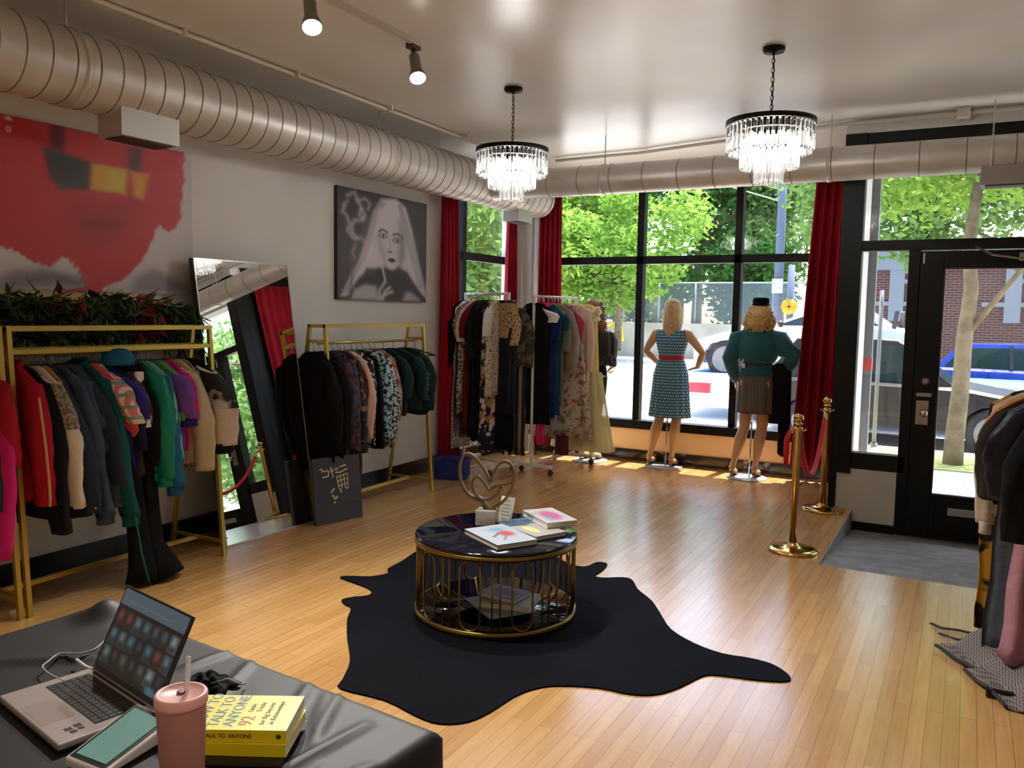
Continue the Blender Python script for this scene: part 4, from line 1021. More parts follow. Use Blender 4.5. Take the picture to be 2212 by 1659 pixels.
YB = pattern('mustard and black print', S(200, 150, 40), S(22, 20, 18), 'floral', 9, thr=.53)
g5('mustard and black long scarf dress, nearest the entrance ramp', 'dress', 4.52, YB, kind='dress', L=1.24, W=.40, S_=.0, dx=-.04)
g5('cream knit jumper with a thick rolled cuff', 'jumper', 4.42, CREAM, kind='jumper', L=.66, S_=.58, rr=.05, cuff=CREAM, dx=-.02)
g5('red collared jacket with an orange shoulder', 'jacket', 4.32, F('orange cloth', S(206, 130, 40)), kind='jacket', L=.5, S_=.3, rr=.06, collar=RED2, dx=-.0)
g5('dark brown and black jacket with wide sleeves', 'jacket', 4.18, F('dark brown cloth', S(44, 36, 34)), kind='jacket', L=.56, S_=.42, rr=.075, dx=.0)
g5('navy black satin jacket in front of the brown one', 'jacket', 4.02, F('blue black satin', S(16, 18, 32), rough=.4), kind='jacket', L=.58, S_=.40, rr=.075, dx=.04)
g5('grey blue jeans-like long skirt trailing to the floor', 'skirt', 4.1, F('dusty blue cloth', S(82, 92, 102)), kind='skirt', L=1.24, W=.40, flare=1.2, dx=.02)
g5('plum coloured long dress', 'dress', 4.0, F('plum cloth', S(70, 16, 52)), L=1.0, W=.36, dx=.06)
g5('mauve pink long gown with a sheer overlay', 'gown', 3.86, F('mauve satin', S(168, 120, 132), rough=.6), kind='gown', L=1.2, W=.38, flare=1.25, dx=.08, fold=.02)
g5('charcoal pinstriped skirt hanging beside the mauve gown', 'skirt', 3.72, pattern('charcoal pinstripe', S(44, 44, 44), S(84, 84, 82), 'stripe', 16, axis='X'), kind='skirt', L=.98, W=.36, dx=.1)
g5('black jacket closest to the camera on the dark rack', 'jacket', 3.6, BLK, kind='jacket', L=.62, S_=.5, rr=.07, dx=.09)
SHW = pattern('grey woven shawl with striped border', S(120, 112, 104), S(72, 66, 68), 'plaid', 42, c3=S(140, 126, 124))
def shawl(label, pts, z, seed):
    t = thing('shawl', label, 'shawl', (pts[0][0], pts[0][1], 0), group='woven shawls trailing on the floor')
    a, b, c, d = [Vector((*p, 0)) for p in pts]
    R_ = random.Random(seed)
    def fn(u, v):
        q = a.lerp(b, u).lerp(d.lerp(c, u), v)
        return (q.x, q.y, .012 + .012 * (1 + math.sin(u * 9 + seed)) * (.4 + v) + .008 * math.sin(v * 14 + u * 3) + z * v ** 2)
    wl_(MB().grid(fn, 30, 20).build('cloth', SHW, solid=.006), t)
    e = MB().tube([fn(i / 14, 0) for i in range(15)], .008, 6)
    wl_(e.build('border', mat('dark shawl border', S(50, 44, 46), .9)), t)
shawl('grey woven shawl trailing on the floor, closer to the entrance ramp', [(-.05, 4.3), (.14, 4.02), (.46, 4.05), (.2, 4.38)], .16, 1)
shawl('grey woven shawl trailing on the floor, closer to the camera', [(.07, 4.06), (.22, 3.76), (.55, 3.72), (.44, 4.02)], .16, 2)
t = thing('leather_strap', 'pair of thin dark straps lying on the floor beside the shawls', 'strap', (-.05, 4.6, 0))
wl_(MB().tube([(-.08, 4.63, .012), (-.03, 4.58, .014), (.05, 4.6, .012), (.14, 4.55, .02), (.24, 4.52, .05)], .011, 6, flat=.5).tube([(-.04, 4.5, .012), (.04, 4.46, .012), (.1, 4.47, .014), (.2, 4.4, .04)], .01, 6, flat=.5).build('straps', mat('dark leather', S(34, 22, 20), .5)), t)
# ================================================================ MANNEQUINS
SKIN = mat('mannequin skin paint', S(206, 160, 118), .35)
def body_mesh(parent, joints, hands=True, voxel=.0065, name='body'):
    """one continuous surface: tapered limbs, shaped torso, head with face, hands with five fingers, feet"""
    mb = MB()
    J = {k: Vector(v) for k, v in joints.items()}
    def limb(pts, rs, n=14, flat=1.0): mb.tube(pts, rs, n, flat=flat)
    cx = J['pelvis'].x; cy = J['pelvis'].y
    # torso as stacked elliptical rings
    prof = [(.80, .02, .02), (.84, .14, .085), (.90, .165, .105), (.95, .158, .105), (1.02, .128, .088), (1.10, .108, .078), (1.17, .118, .085), (1.25, .138, .10), (1.32, .148, .098), (1.37, .150, .082), (1.405, .12, .062), (1.43, .05, .045)]
    vs = []; n = 28
    for z, rx, ry in prof:
        for k in range(n):
            a = 2 * PI * k / n; vs.append((cx + rx * math.cos(a), cy + ry * math.sin(a) - (.02 if z < 1.0 and math.sin(a) < 0 else 0), z))
    fs = [(i * n + k, i * n + (k + 1) % n, (i + 1) * n + (k + 1) % n, (i + 1) * n + k) for i in range(len(prof) - 1) for k in range(n)]
    fs += [tuple(range(n))[::-1], tuple((len(prof) - 1) * n + k for k in range(n))]
    mb.add(vs, fs)
    for s in (-1, 1): mb.ball((cx + s * .07, cy + .085, 1.27), .055, 14)
    for s in (-1, 1): mb.ball((cx + s * .066, cy - .042, .88), .064, 14)
    # neck and head (faces +y)
    hd = J['head']
    limb([(cx, cy - .005, 1.39), (cx, cy, 1.44), (hd.x, hd.y - .01, hd.z - .06)], [.056, .047, .05])
    mb.ball(hd, .093, 20, sc=(.82, .98, 1.18)); mb.ball(hd + Vector((0, .03, -.055)), .06, 16, sc=(.82, .9, 1.0))
    mb.tube([hd + Vector((0, .085, .01)), hd + Vector((0, .108, -.028)), hd + Vector((0, .09, -.035))], [.009, .013, .008], 8)
    for s in (-1, 1):
        mb.ball(hd + Vector((s * .03, .08, .008)), .014, 10, sc=(1.2, .6, .7)); mb.ball(hd + Vector((s * .077, .0, -.01)), .02, 10, sc=(.4, .8, 1.4))
    mb.ball(hd + Vector((0, .088, -.058)), .018, 10, sc=(1.1, .5, .5))
    for s, sh, el, wr, hp, kn, an, toe in ((-1, 'shL', 'elL', 'wrL', 'hipL', 'knL', 'anL', 'toeL'), (1, 'shR', 'elR', 'wrR', 'hipR', 'knR', 'anR', 'toeR')):
        limb([J[sh] + Vector((-s * .04, 0, .01)), J[sh], J[sh].lerp(J[el], .35), J[sh].lerp(J[el], .8), J[el], J[el].lerp(J[wr], .25), J[el].lerp(J[wr], .7), J[wr]], [.045, .05, .045, .038, .036, .038, .03, .024])
        # hand: palm + five fingers
        d = (J[wr] - J[el]).normalized(); hdn = Vector(joints.get('hd' + sh[-1], d)).normalized()
        pn = hdn.cross(Vector((0, 1, 0))) if abs(hdn.y) < .9 else Vector((1, 0, 0)); pn.normalize(); side = pn.cross(hdn).normalized()
        w = J[wr]
        for k in range(4):
            off = side * (k - 1.5) * .017
            mb.tube([w + off * .5, w + hdn * .045 + off * .9, w + hdn * .08 + off], [.016, .0145, .011], 8)
            Lf = (.06, .07, .066, .052)[k]
            a = w + hdn * .08 + off; b = a + (hdn + pn * .15).normalized() * Lf * .5; c = b + (hdn + pn * .55).normalized() * Lf * .5
            mb.tube([a, b, c], [.0088, .0082, .0065], 8)
        a = w + hdn * .02 + side * -.024; mb.tube([a, a + (hdn - side * .9 + pn * .3).normalized() * .035, a + (hdn - side * .9 + pn * .3).normalized() * .035 + (hdn - side * .2 + pn * .3).normalized() * .032], [.013, .0105, .0075], 8)
        # leg
        K = J[kn]; A = J[an]
        limb([J[hp] + Vector((0, 0, .04)), J[hp], J[hp].lerp(K, .4), J[hp].lerp(K, .82), K, K.lerp(A, .12) + Vector((0, -.008, 0)), K.lerp(A, .32) + Vector((0, -.02, 0)), K.lerp(A, .62) + Vector((0, -.008, 0)), K.lerp(A, .88), A], [.088, .09, .078, .06, .052, .05, .056, .042, .029, .028], 16)
        T = J[toe]; ht = Vector((A.x, A.y - .025, A.z - .045))
        mb.tube([A + Vector((0, -.0, .01)), ht.lerp(A, .4), ht], [.028, .03, .024], 12)
        mb.tube([ht, A.lerp(T, .35) + Vector((0, .01, -.02)), A.lerp(T, .75), T], [.026, .03, .034, .018], 12, flat=.75)
    o = mb.build(name, SKIN, parent)
    md = o.modifiers.new('union', 'REMESH'); md.mode = 'VOXEL'; md.voxel_size = voxel; md.use_smooth_shade = True
    m2 = o.modifiers.new('smooth', 'SMOOTH'); m2.iterations = 3; m2.factor = .5
    return o
def rings(mb, R_, n=64, pleat=0, amp=lambda v: 0, ph=0, mi=0):
    N = len(R_)
    def fn(u, v):
        f = v * (N - 1); i = min(int(f), N - 2); t = f - i
        a, b = R_[i], R_[i + 1]
        z, cx, cy, rx, ry = [a[k] * (1 - t) + b[k] * t for k in range(5)]
        an = 2 * PI * u; m_ = 1 + amp(v) * math.sin(pleat * an + ph)
        return (cx + rx * m_ * math.cos(an), cy + ry * m_ * math.sin(an), z)
    return mb.grid(fn, n, (N - 1) * 4, closed_u=True, mi=mi)
def add_uv(o, su=1., sv=1.):
    me = o.data; uv = me.uv_layers.new(name='UVMap'); c = sum((v.co for v in me.vertices), Vector()) / len(me.vertices)
    zs = [v.co.z for v in me.vertices]
    for p in me.polygons:
        us = [math.atan2(me.vertices[vi].co.y - c.y, me.vertices[vi].co.x - c.x) / (2 * PI) for vi in p.vertices]
        if max(us) - min(us) > .5: us = [q + 1 if q < 0 else q for q in us]
        for li, vi, u in zip(p.loop_indices, p.vertices, us):
            uv.data[li].uv = (u * su, me.vertices[vi].co.z * sv)
def hair(parent, m_, blobs, strands, name='hair'):
    mb = MB()
    for c, r, sc in blobs: mb.ball(c, r, 20, sc=sc)
    for pts, r in strands: mb.tube(pts, r, 6)
    o = mb.build(name, m_, parent); return o
def heels(parent, A, T, m_, sgn):
    s = MB()
    s.tube([(A.x, A.y - .03, A.z - .06), (A.x, A.y - .035, .03), (A.x, A.y - .03, .004)], [.022, .009, .008], 10)
    s.tube([(A.x, A.y - .02, A.z - .062), (A.x + (T.x - A.x) * .5, (A.y + T.y) / 2, A.z * .35), (T.x, T.y - .04, .012), (T.x, T.y + .02, .010)], [.028, .03, .036, .02], 12, flat=.35)
    s.tube([(A.x + .03 * math.cos(a), A.y - .01 + .032 * math.sin(a), A.z - .01) for a in [2 * PI * k / 12 for k in range(12)]], .005, 6, closed=True)
    return s.build('shoe', m_, parent)
BASEG = mat('clear acrylic', (.92, .96, .98), .05, trans=.6)
def mannequin(label, x, y, rz, J, cx):
    t = thing('mannequin', label, 'mannequin', (x, y, 0), rz, 'mannequins in the display window')
    body_mesh(t, J)
    MB().lathe([(.0, .0), (.19, 0), (.19, .008), (.185, .012), (.02, .012)], (cx, .02, 0), 40).build('base_plate', BASEG, t)
    MB().cyl((cx + .03, -.02, .01), (cx + .035, -.02, .55), .007, 8).build('support_rod', CHROME, t)
    return t
SHOE = mat('metallic sandal', S(150, 130, 110), .3, metal=.4)
# --- blonde in the dotted dress; local x 0 = body axis
J = dict(pelvis=(0, 0, .95), head=(0, .01, 1.60), shL=(-.165, 0, 1.365), elL=(-.265, -.02, 1.185), wrL=(-.15, .07, 1.055), hdL=(.6, .5, -.3), shR=(.165, 0, 1.365), elR=(.325, -.01, 1.175), wrR=(.255, .05, 1.03), hdR=(-.55, .4, -.1),
         hipL=(-.08, 0, .88), knL=(-.11, .02, .50), anL=(-.195, .0, .115), toeL=(-.20, .15, .025), hipR=(.08, 0, .88), knR=(.065, .03, .50), anR=(.035, .01, .115), toeR=(.04, .16, .025))
t = mannequin('long haired blonde mannequin in a dotted teal blue dress with a red belt', -2.615, 8.13, 0, J, -.05)
DOT = pattern('teal cloth with pale dots', S(28, 104, 142), S(186, 206, 196), 'dots', 1., thr=.31)
mb = MB()
rings(mb, [(1.405, 0, 0, .155, .06), (1.385, 0, 0, .170, .082), (1.34, 0, 0, .165, .112), (1.27, 0, .005, .158, .128), (1.20, 0, .0, .14, .108), (1.125, 0, 0, .122, .092)], 64)
b_ = mb.build('dress_bodice', DOT, t, solid=.004); add_uv(b_, 34, 34)
mb = MB(); rings(mb, [(1.125, 0, 0, .124, .094), (1.05, 0, 0, .150, .115), (.95, 0, 0, .176, .14), (.80, 0, 0, .186, .155), (.65, 0, 0, .198, .17), (.525, .0, 0, .208, .18)], 160, 18, lambda v: .035 * v + .008, .4)
b_ = mb.build('dress_skirt', DOT, t, solid=.004); add_uv(b_, 42, 34)
mb = MB(); rings(mb, [(1.15, 0, 0, .128, .098), (1.10, 0, 0, .13, .10)], 48); mb.build('belt', mat('red leather belt', S(176, 26, 52), .4), t, solid=.006)
BLO = mat('ash blonde hair', S(222, 194, 144), .5, var=S(190, 158, 108), vs=40)
R_ = random.Random(5); st = []
for k in range(130):
    a = PI * 1.02 + PI * .96 * R_.random() * 1.0 if k % 4 else R_.random() * 2 * PI
    a = R_.uniform(PI * .95, PI * 2.05)
    r0 = .085; L_ = R_.uniform(.16, .27) + (.16 if R_.random() < .25 and abs(math.cos(a)) < .35 else 0)
    x = math.cos(a); yv = math.sin(a)
    tx = x * (.078 if L_ > .28 else .088)
    st.append(([(x * .03, yv * .04, 1.71), (x * .065, yv * .085, 1.68), (x * .085, yv * .108, 1.60), (x * .092, yv * .108, 1.50), (tx * (.95), yv * .10, 1.60 - L_ * .7), (tx * (.5 if L_ > .28 else .85) + .0, yv * .09, 1.60 - L_)], [.006, .011, .012, .012, .01, .004]))
hair(t, BLO, [((0, -.005, 1.615), .098, (.90, 1.05, 1.1)), ((0, -.06, 1.50), .07, (1.1, .55, 1.6))], st)
for s, A, T in ((-1, J['anL'], J['toeL']), (1, J['anR'], J['toeR'])): heels(t, Vector(A), Vector(T), SHOE, s)

# --- teal jacket mannequin with hat
J = dict(pelvis=(0, 0, .95), head=(0.01, .01, 1.57), shL=(-.175, 0, 1.355), elL=(-.245, -.05, 1.13), wrL=(-.21, .06, .94), hdL=(.1, .3, -1), shR=(.175, 0, 1.355), elR=(.335, -.04, 1.19), wrR=(.235, .06, 1.03), hdR=(-.3, .4, -.6),
         hipL=(-.08, 0, .88), knL=(-.10, .02, .50), anL=(-.19, -.02, .115), toeL=(-.20, .12, .025), hipR=(.08, 0, .88), knR=(.06, .03, .50), anR=(.015, .01, .115), toeR=(.02, .16, .025))
t = mannequin('curly blonde mannequin in a teal jacket, brown skirt and small black hat', -1.73, 8.0, 0, J, -.06)
TEALJ = mat('teal wool jacket', S(8, 88, 92), .85, sheen=.3, bump=.3, bs=30); SKT = pattern('taupe pinstriped skirt', S(104, 94, 84), S(84, 76, 68), 'stripe', 12, axis='X')
mb = MB(); rings(mb, [(1.45, 0, 0, .06, .055), (1.425, 0, 0, .14, .08), (1.38, 0, 0, .205, .10), (1.31, 0, 0, .21, .13), (1.22, 0, 0, .195, .145), (1.15, 0, 0, .165, .125), (1.11, 0, 0, .13, .10), (1.07, 0, 0, .145, .115), (1.0, 0, 0, .165, .13)], 72, 7, lambda v: .03 * math.sin(v * PI), 1)
mb.build('jacket', TEALJ, t, solid=.006)
for s, el, wr in ((-1, J['elL'], J['wrL']), (1, J['elR'], J['wrR'])):
    e = Vector(el); w = Vector(wr)
    MB().tube([(s * .13, 0, 1.36), (s * .19, 0, 1.345), Vector((s * .19, 0, 1.3)).lerp(e, .5), e + Vector((s * .005, 0, .02)), e.lerp(w, .3), e.lerp(w, .75), e.lerp(w, 1.02)], [.07, .088, .088, .074, .066, .055, .042], 18).build('sleeve', TEALJ, t)
mb = MB(); rings(mb, [(1.135, 0, 0, .134, .106), (1.085, 0, 0, .136, .108)], 48); mb.build('belt', mat('dark maroon belt', S(50, 22, 30), .5), t, solid=.006)
mb = MB(); rings(mb, [(1.06, 0, 0, .14, .11), (.98, 0, 0, .158, .128), (.90, 0, 0, .166, .135), (.75, 0, 0, .168, .138), (.64, 0, 0, .170, .14)], 120, 11, lambda v: .03 * v + .01, 0); mb.build('skirt', SKT, t, solid=.004)
MB().box((-.115, -.125, 1.12), (.012, .003, .07), rot=Matrix.Rotation(.35, 3, 'Y')).box((-.10, -.127, 1.09), (.026, .003, .045)).build('price_tag', mat('white card tag', S(238, 238, 236), .6), t)
HC = mat('golden curly hair', S(238, 204, 142), .55, var=S(212, 168, 100), vs=50); R_ = random.Random(9); st = []
for k in range(230):
    a = R_.uniform(PI * .9, PI * 2.1); z = R_.uniform(1.44, 1.63); w = .075 + .055 * (1 - abs(z - 1.51) / .13) + R_.uniform(-.01, .01)
    cxx, cyy = w * math.cos(a), w * .95 * math.sin(a)
    st.append(([(cxx * (1 + .02 * i) + .011 * math.cos(i * 1.9 + k), cyy + .011 * math.sin(i * 1.9 + k), z + .02 - i * .009) for i in range(7)], .0065))
hair(t, HC, [((.01, -.01, 1.57), .108, (.95, 1.0, 1.0)), ((0, -.015, 1.505), .12, (1.05, .95, .68))], st)
MB().lathe([(.004, .05), (.05, .052), (.07, .045), (.076, .02), (.075, -.01), (.084, -.016), (.083, -.022), (.06, -.02), (.004, -.02)], (.01, -.005, 1.68), 32).build('pillbox_hat', F('black felt', S(14, 13, 15)), t)
for s, A, T in ((-1, J['anL'], J['toeL']), (1, J['anR'], J['toeR'])): heels(t, Vector(A), Vector(T), SHOE, s)
t2 = thing('black_coat', 'folded black coat hanging from the bent arm of the hatted mannequin', 'coat', (-1.51, 8.0, 0), 0)
mb = MB(); rings(mb, [(1.12, .0, 0, .03, .05), (1.10, 0, 0, .078, .05), (1.0, 0, 0, .088, .052), (.8, 0, 0, .092, .055), (.555, 0, 0, .096, .058)], 40, 5, lambda v: .07, 1); mb.build('coat_body', BLK, t2, solid=.005)
mb = MB(); rings(mb, [(.9, .04, 0, .05, .035), (.56, .045, 0, .052, .035), (.27, .05, 0, .054, .036), (.245, .05, 0, .02, .02)], 28, 3, lambda v: .06, 1); mb.build('sleeve', BLK, t2, solid=.005)

# --- brown curly mannequin, half hidden behind the gown
J = dict(pelvis=(0, 0, .95), head=(0, .01, 1.58), shL=(-.165, 0, 1.355), elL=(-.20, -.03, 1.13), wrL=(-.17, .09, .98), hdL=(.1, .3, -1), shR=(.165, 0, 1.355), elR=(.20, .0, 1.13), wrR=(.17, .12, 1.0), hdR=(-.5, .5, -.3),
         hipL=(-.08, 0, .88), knL=(-.08, .02, .50), anL=(-.09, -.02, .115), toeL=(-.10, .12, .025), hipR=(.08, 0, .88), knR=(.05, .03, .50), anR=(.02, .01, .115), toeR=(.02, .16, .025))
t = mannequin('auburn curly mannequin in a black dress and dark stole, behind the yellow gown', -3.43, 8.02, -.25, J, -.02)
mb = MB(); rings(mb, [(1.29, 0, 0, .15, .11), (1.2, 0, 0, .142, .105), (1.1, 0, 0, .125, .095), (.98, 0, 0, .158, .125), (.88, 0, 0, .168, .135), (.75, 0, 0, .158, .13), (.62, 0, 0, .146, .122)], 56, 5, lambda v: .01); mb.build('dress', BLK2, t, solid=.004)
mb = MB(); rings(mb, [(1.39, .06, 0, .12, .07), (1.36, .05, 0, .20, .11), (1.28, .04, 0, .235, .15), (1.16, .04, 0, .235, .16), (1.07, .05, 0, .21, .15), (1.02, .06, 0, .15, .12)], 90, 13, lambda v: .05 * math.sin(v * PI), 2)
R_ = random.Random(2)
for k in range(60):
    a = R_.random() * 2 * PI; z = R_.uniform(1.03, 1.12); mb.ball((.05 + .21 * math.cos(a), .145 * math.sin(a), z), .028, 7)
mb.build('stole', mat('dark fur', S(38, 30, 32), .9, sheen=.4), t)
HB = mat('auburn hair', S(168, 108, 58), .55, var=S(126, 76, 36), vs=50); st = []
for k in range(210):
    a = R_.uniform(PI * .85, PI * 2.15); z = R_.uniform(1.36, 1.66); w = (.10 if z > 1.5 else .115) + R_.uniform(-.012, .012)
    w *= math.sqrt(max(.2, 1 - max(0, (z - 1.58)) ** 2 / .012))
    st.append(([(w * math.cos(a) + .014 * math.cos(i * 1.8 + k) + (.03 if z < 1.5 else 0) * (1.5 - z) * 8, w * .95 * math.sin(a) + .014 * math.sin(i * 1.8 + k), z + .02 - i * .011) for i in range(9)], .008))
hair(t, HB, [((0, -.005, 1.59), .11, (.92, 1.0, 1.05)), ((.02, -.03, 1.45), .10, (1.0, .8, 1.1))], st)
for s, A, T in ((-1, J['anL'], J['toeL']), (1, J['anR'], J['toeR'])): heels(t, Vector(A), Vector(T), SHOE, s)

# ================================================================ STANCHIONS
def stanchion(x, y, label):
    t = thing('rope_stanchion', label, 'stanchion', (x, y, 0), 0, 'brass rope stanchions')
    MB().lathe([(.0, 0), (.16, 0), (.163, .012), (.155, .02), (.12, .028), (.06, .034), (.032, .05), (.028, .06), (.0, .06)], n=48).build('base', BRASS, t)
    MB().lathe([(.025, .05), (.025, .80), (.029, .802), (.029, .83), (.02, .835), (.0, .835)], n=28).build('pole', BRASS, t)
    MB().lathe([(.012, .83), (.012, .845), (.026, .85), (.03, .856), (.02, .862), (.012, .865), (.018, .87), (.030, .88), (.034, .893), (.030, .908), (.016, .918), (.002, .921)], n=28).build('finial', BRASS, t)
    for a in range(4):
        c, s = math.cos(a * PI / 2), math.sin(a * PI / 2)
        MB().tube([(.026 * c, .026 * s, .81), (.045 * c, .045 * s, .812), (.052 * c, .052 * s, .825)], .0045, 8).build('hook', BRASS, t)
    return t
stanchion(-.941, 5.65, 'brass rope stanchion nearer the camera, at the edge of the entry step')
stanchion(-.95, 7.0, 'brass rope stanchion farther away, against the black entrance post')
t = thing('velvet_rope', 'red velvet rope sagging between the two brass stanchions', 'rope', (-.945, 5.7, .8))
a, b = Vector((-.941, 5.705, .81)), Vector((-.95, 6.945, .81))
pts = []
for k in range(25):
    u = k / 24; p = a.lerp(b, u); p.z -= .40 * (1 - (2 * u - 1) ** 2); pts.append(p)
wl_(MB().tube(pts[1:-1], .018, 14).build('rope', mat('red velvet rope', S(186, 10, 28), .75)), t)
wl_(MB().tube(pts[:2], .013, 10).build('end_cap', BRASS), t); wl_(MB().tube(pts[-2:], .013, 10).build('end_cap', BRASS), t)
t = thing('velvet_rope', 'short hanging red rope on the far side of the nearer brass stanchion', 'rope', (-.99, 5.65, .8))
MB().tube([(0, 0, .005), (-.02, .0, -.06), (-.022, .004, -.14), (-.02, .01, -.22)], [.012, .018, .018, .016], 12).build('rope', _mc['red velvet rope'], t)

# ================================================================ COFFEE TABLE, RUG
outl = [(735, 1250), (752, 1246), (800, 1247), (838, 1240), (838, 1230), (868, 1214), (905, 1190), (960, 1172), (1060, 1165), (1160, 1180), (1220, 1215), (1262, 1226), (1290, 1216), (1312, 1220), (1300, 1235), (1285, 1246), (1305, 1250), (1345, 1249), (1366, 1255), (1378, 1275), (1408, 1300), (1428, 1330), (1450, 1362), (1500, 1392), (1560, 1414), (1620, 1424), (1670, 1438), (1705, 1462), (1700, 1474), (1640, 1472), (1560, 1462), (1520, 1462), (1470, 1486), (1420, 1502), (1360, 1502), (1290, 1488), (1200, 1484), (1150, 1492), (1110, 1508), (1060, 1540), (1010, 1562), (950, 1566), (900, 1550), (830, 1515), (735, 1490), (740, 1470), (756, 1430), (750, 1380), (750, 1340), (758, 1316), (745, 1308), (738, 1298), (760, 1292), (795, 1288), (802, 1278), (778, 1266)]
def floor_at(px, py, h=0.):
    d = r2 * ((px - 1106) / 1789.6) - u2 * ((py - 829.5) / 1789.6) + fw
    k = (h - 1.55) / d.z
    return Vector((0, 0, 1.55)) + d * k
pl = [floor_at(*q) for q in outl]
# smooth the outline
sm_ = []
for i in range(len(pl)):
    p0, p1, p2, p3 = pl[i - 1], pl[i], pl[(i + 1) % len(pl)], pl[(i + 2) % len(pl)]
    for tt in (0, .34, .67):
        sm_.append(.5 * ((2 * p1) + (p2 - p0) * tt + (2 * p0 - 5 * p1 + 4 * p2 - p3) * tt * tt + (3 * p1 - p0 - 3 * p2 + p3) * tt ** 3))
cow = MB().prism([(p.x, p.y) for p in sm_], .0005, .007)
def hide_mat():
    M = mat('black cowhide', S(6, 7, 12), .8, spec=.07, var=S(10, 12, 20), vs=2.2, bump=.5, bs=90); return M
tag(cow.build('cowhide_rug', hide_mat()), 'black cowhide rug lying under the round coffee table', 'rug')
TX, TY, TR = -2.08, 3.66, .42
t = thing('coffee_table', 'round two-tier coffee table with dark glass tops and gold hoop frame', 'coffee table', (TX, TY, .008))
DG = mat('black glass', S(7, 9, 22), .07, spec=.45)
MB().lathe([(0, .395), (TR - .006, .395), (TR - .002, .40), (TR - .002, .408), (TR - .008, .412), (0, .412)], n=72).build('glass_top', DG, t)
MB().lathe([(0, .03), (TR - .02, .03), (TR - .02, .038), (0, .038)], n=72).build('glass_shelf', DG, t)
GD = mat('antique gold metal', S(134, 108, 54), .34, metal=.85)
for z0, z1 in ((.372, .396), (.0, .03)):
    MB().lathe([(TR - .022, z0), (TR, z0), (TR, z1), (TR - .022, z1), (TR - .022, z0)], n=72).build('ring', GD, t)
for k in range(10):
    a0 = 2 * PI * k / 10 - 1.36; hw = .052
    pts = []
    zt, zb = .37, .032
    r = TR - .012
    cnt = 10
    for i in range(cnt + 1):
        b = PI * i / cnt; pts.append((a0 + hw / r * math.cos(b) * 1.0, zt - hw + hw * math.sin(b)))
    for i in range(cnt + 1):
        b = PI + PI * i / cnt; pts.append((a0 + hw / r * math.cos(b), zb + hw + hw * math.sin(b)))
    MB().tube([(r * math.cos(a_), r * math.sin(a_), z) for a_, z in pts], .0045, 8, closed=True).build('hoop', GD, t)
    a1 = a0 + PI / 10
    u_ = MB()
    for s in (-.3, .3): u_.cyl((r * math.cos(a1 + s * PI / 20), r * math.sin(a1 + s * PI / 20), .02), (r * math.cos(a1 + s * PI / 20), r * math.sin(a1 + s * PI / 20), .385), .0042, 8)
    u_.build('upright', GD, t)
ZT = .4205
# heart sculpture
hx, hy = -2.19, 3.75
t = thing('heart_sculpture', 'gold open heart sculpture on a pale stone block on the coffee table', 'sculpture', (hx, hy, ZT), math.radians(25))
MB().prism([(-.06, -.035), (.05, -.04), (.06, .03), (-.05, .038)], 0, .085).build('stone_block', mat('veined pale marble', S(206, 200, 192), .5, var=S(170, 160, 152), vs=14), t, bevel=.006)
def heart(px_pts, closed=True, th=.012, w=.042):
    Q = [Vector(((a - 1042) / 421, (1090 - b) / 421 + .09, 0)) for a, b in px_pts]
    P_ = []; N_ = len(Q)
    for i in range(N_ if closed else N_ - 1):
        g_ = (lambda k: Q[k % N_]) if closed else (lambda k: Q[max(0, min(N_ - 1, k))])
        p0, p1, p2, p3 = g_(i - 1), g_(i), g_(i + 1), g_(i + 2)
        for k in range(6):
            tt = k / 6; q = .5 * ((2 * p1) + (p2 - p0) * tt + (2 * p0 - 5 * p1 + 4 * p2 - p3) * tt * tt + (3 * p1 - p0 - 3 * p2 + p3) * tt ** 3); P_.append((q.x, q.y))
    cut = None if closed else (1, len(P_) - 2)
    mb = MB(); n = len(P_)
    def ofs(i, d):
        a = Vector(P_[i - 1]); b = Vector(P_[(i + 1) % n]); t_ = (b - a).normalized(); return Vector(P_[i]) + Vector((-t_.y, t_.x)) * d
    vs = []
    for i in range(n):
        o_, q = ofs(i, th / 2), ofs(i, -th / 2)
        vs += [(o_.x, -w / 2, o_.y), (o_.x, w / 2, o_.y), (q.x, w / 2, q.y), (q.x, -w / 2, q.y)]
    fs = []
    rng = range(n) if cut is None else range(cut[0], cut[1])
    for i in rng:
        j = (i + 1) % n
        for k in range(4): fs.append((i * 4 + k, i * 4 + (k + 1) % 4, j * 4 + (k + 1) % 4, j * 4 + k))
    mb.add(vs, fs, 0, False); return mb
AG = mat('aged gold', S(128, 104, 66), .35, metal=.8)
heart([(1048, 1028), (1040, 1012), (1026, 990), (1010, 973), (995, 968), (983, 980), (979, 1005), (983, 1032), (996, 1056), (1018, 1070), (1038, 1080), (1050, 1090), (1070, 1080), (1088, 1060), (1099, 1032), (1101, 1006), (1094, 989), (1080, 982), (1066, 990), (1055, 1010)]).build('outer_heart', AG, t)
heart([(1100, 1027), (1085, 1033), (1070, 1036), (1055, 1043), (1046, 1048), (1036, 1034), (1022, 1019), (1012, 1022), (1008, 1038), (1014, 1056), (1030, 1069), (1050, 1068), (1064, 1055), (1074, 1037)], False, .011).build('inner_heart', AG, t)
MB().tube([(-.02, 0, .105), (-.015, 0, .086), (.0, 0, .084)], .008, 8).build('stem', AG, t)
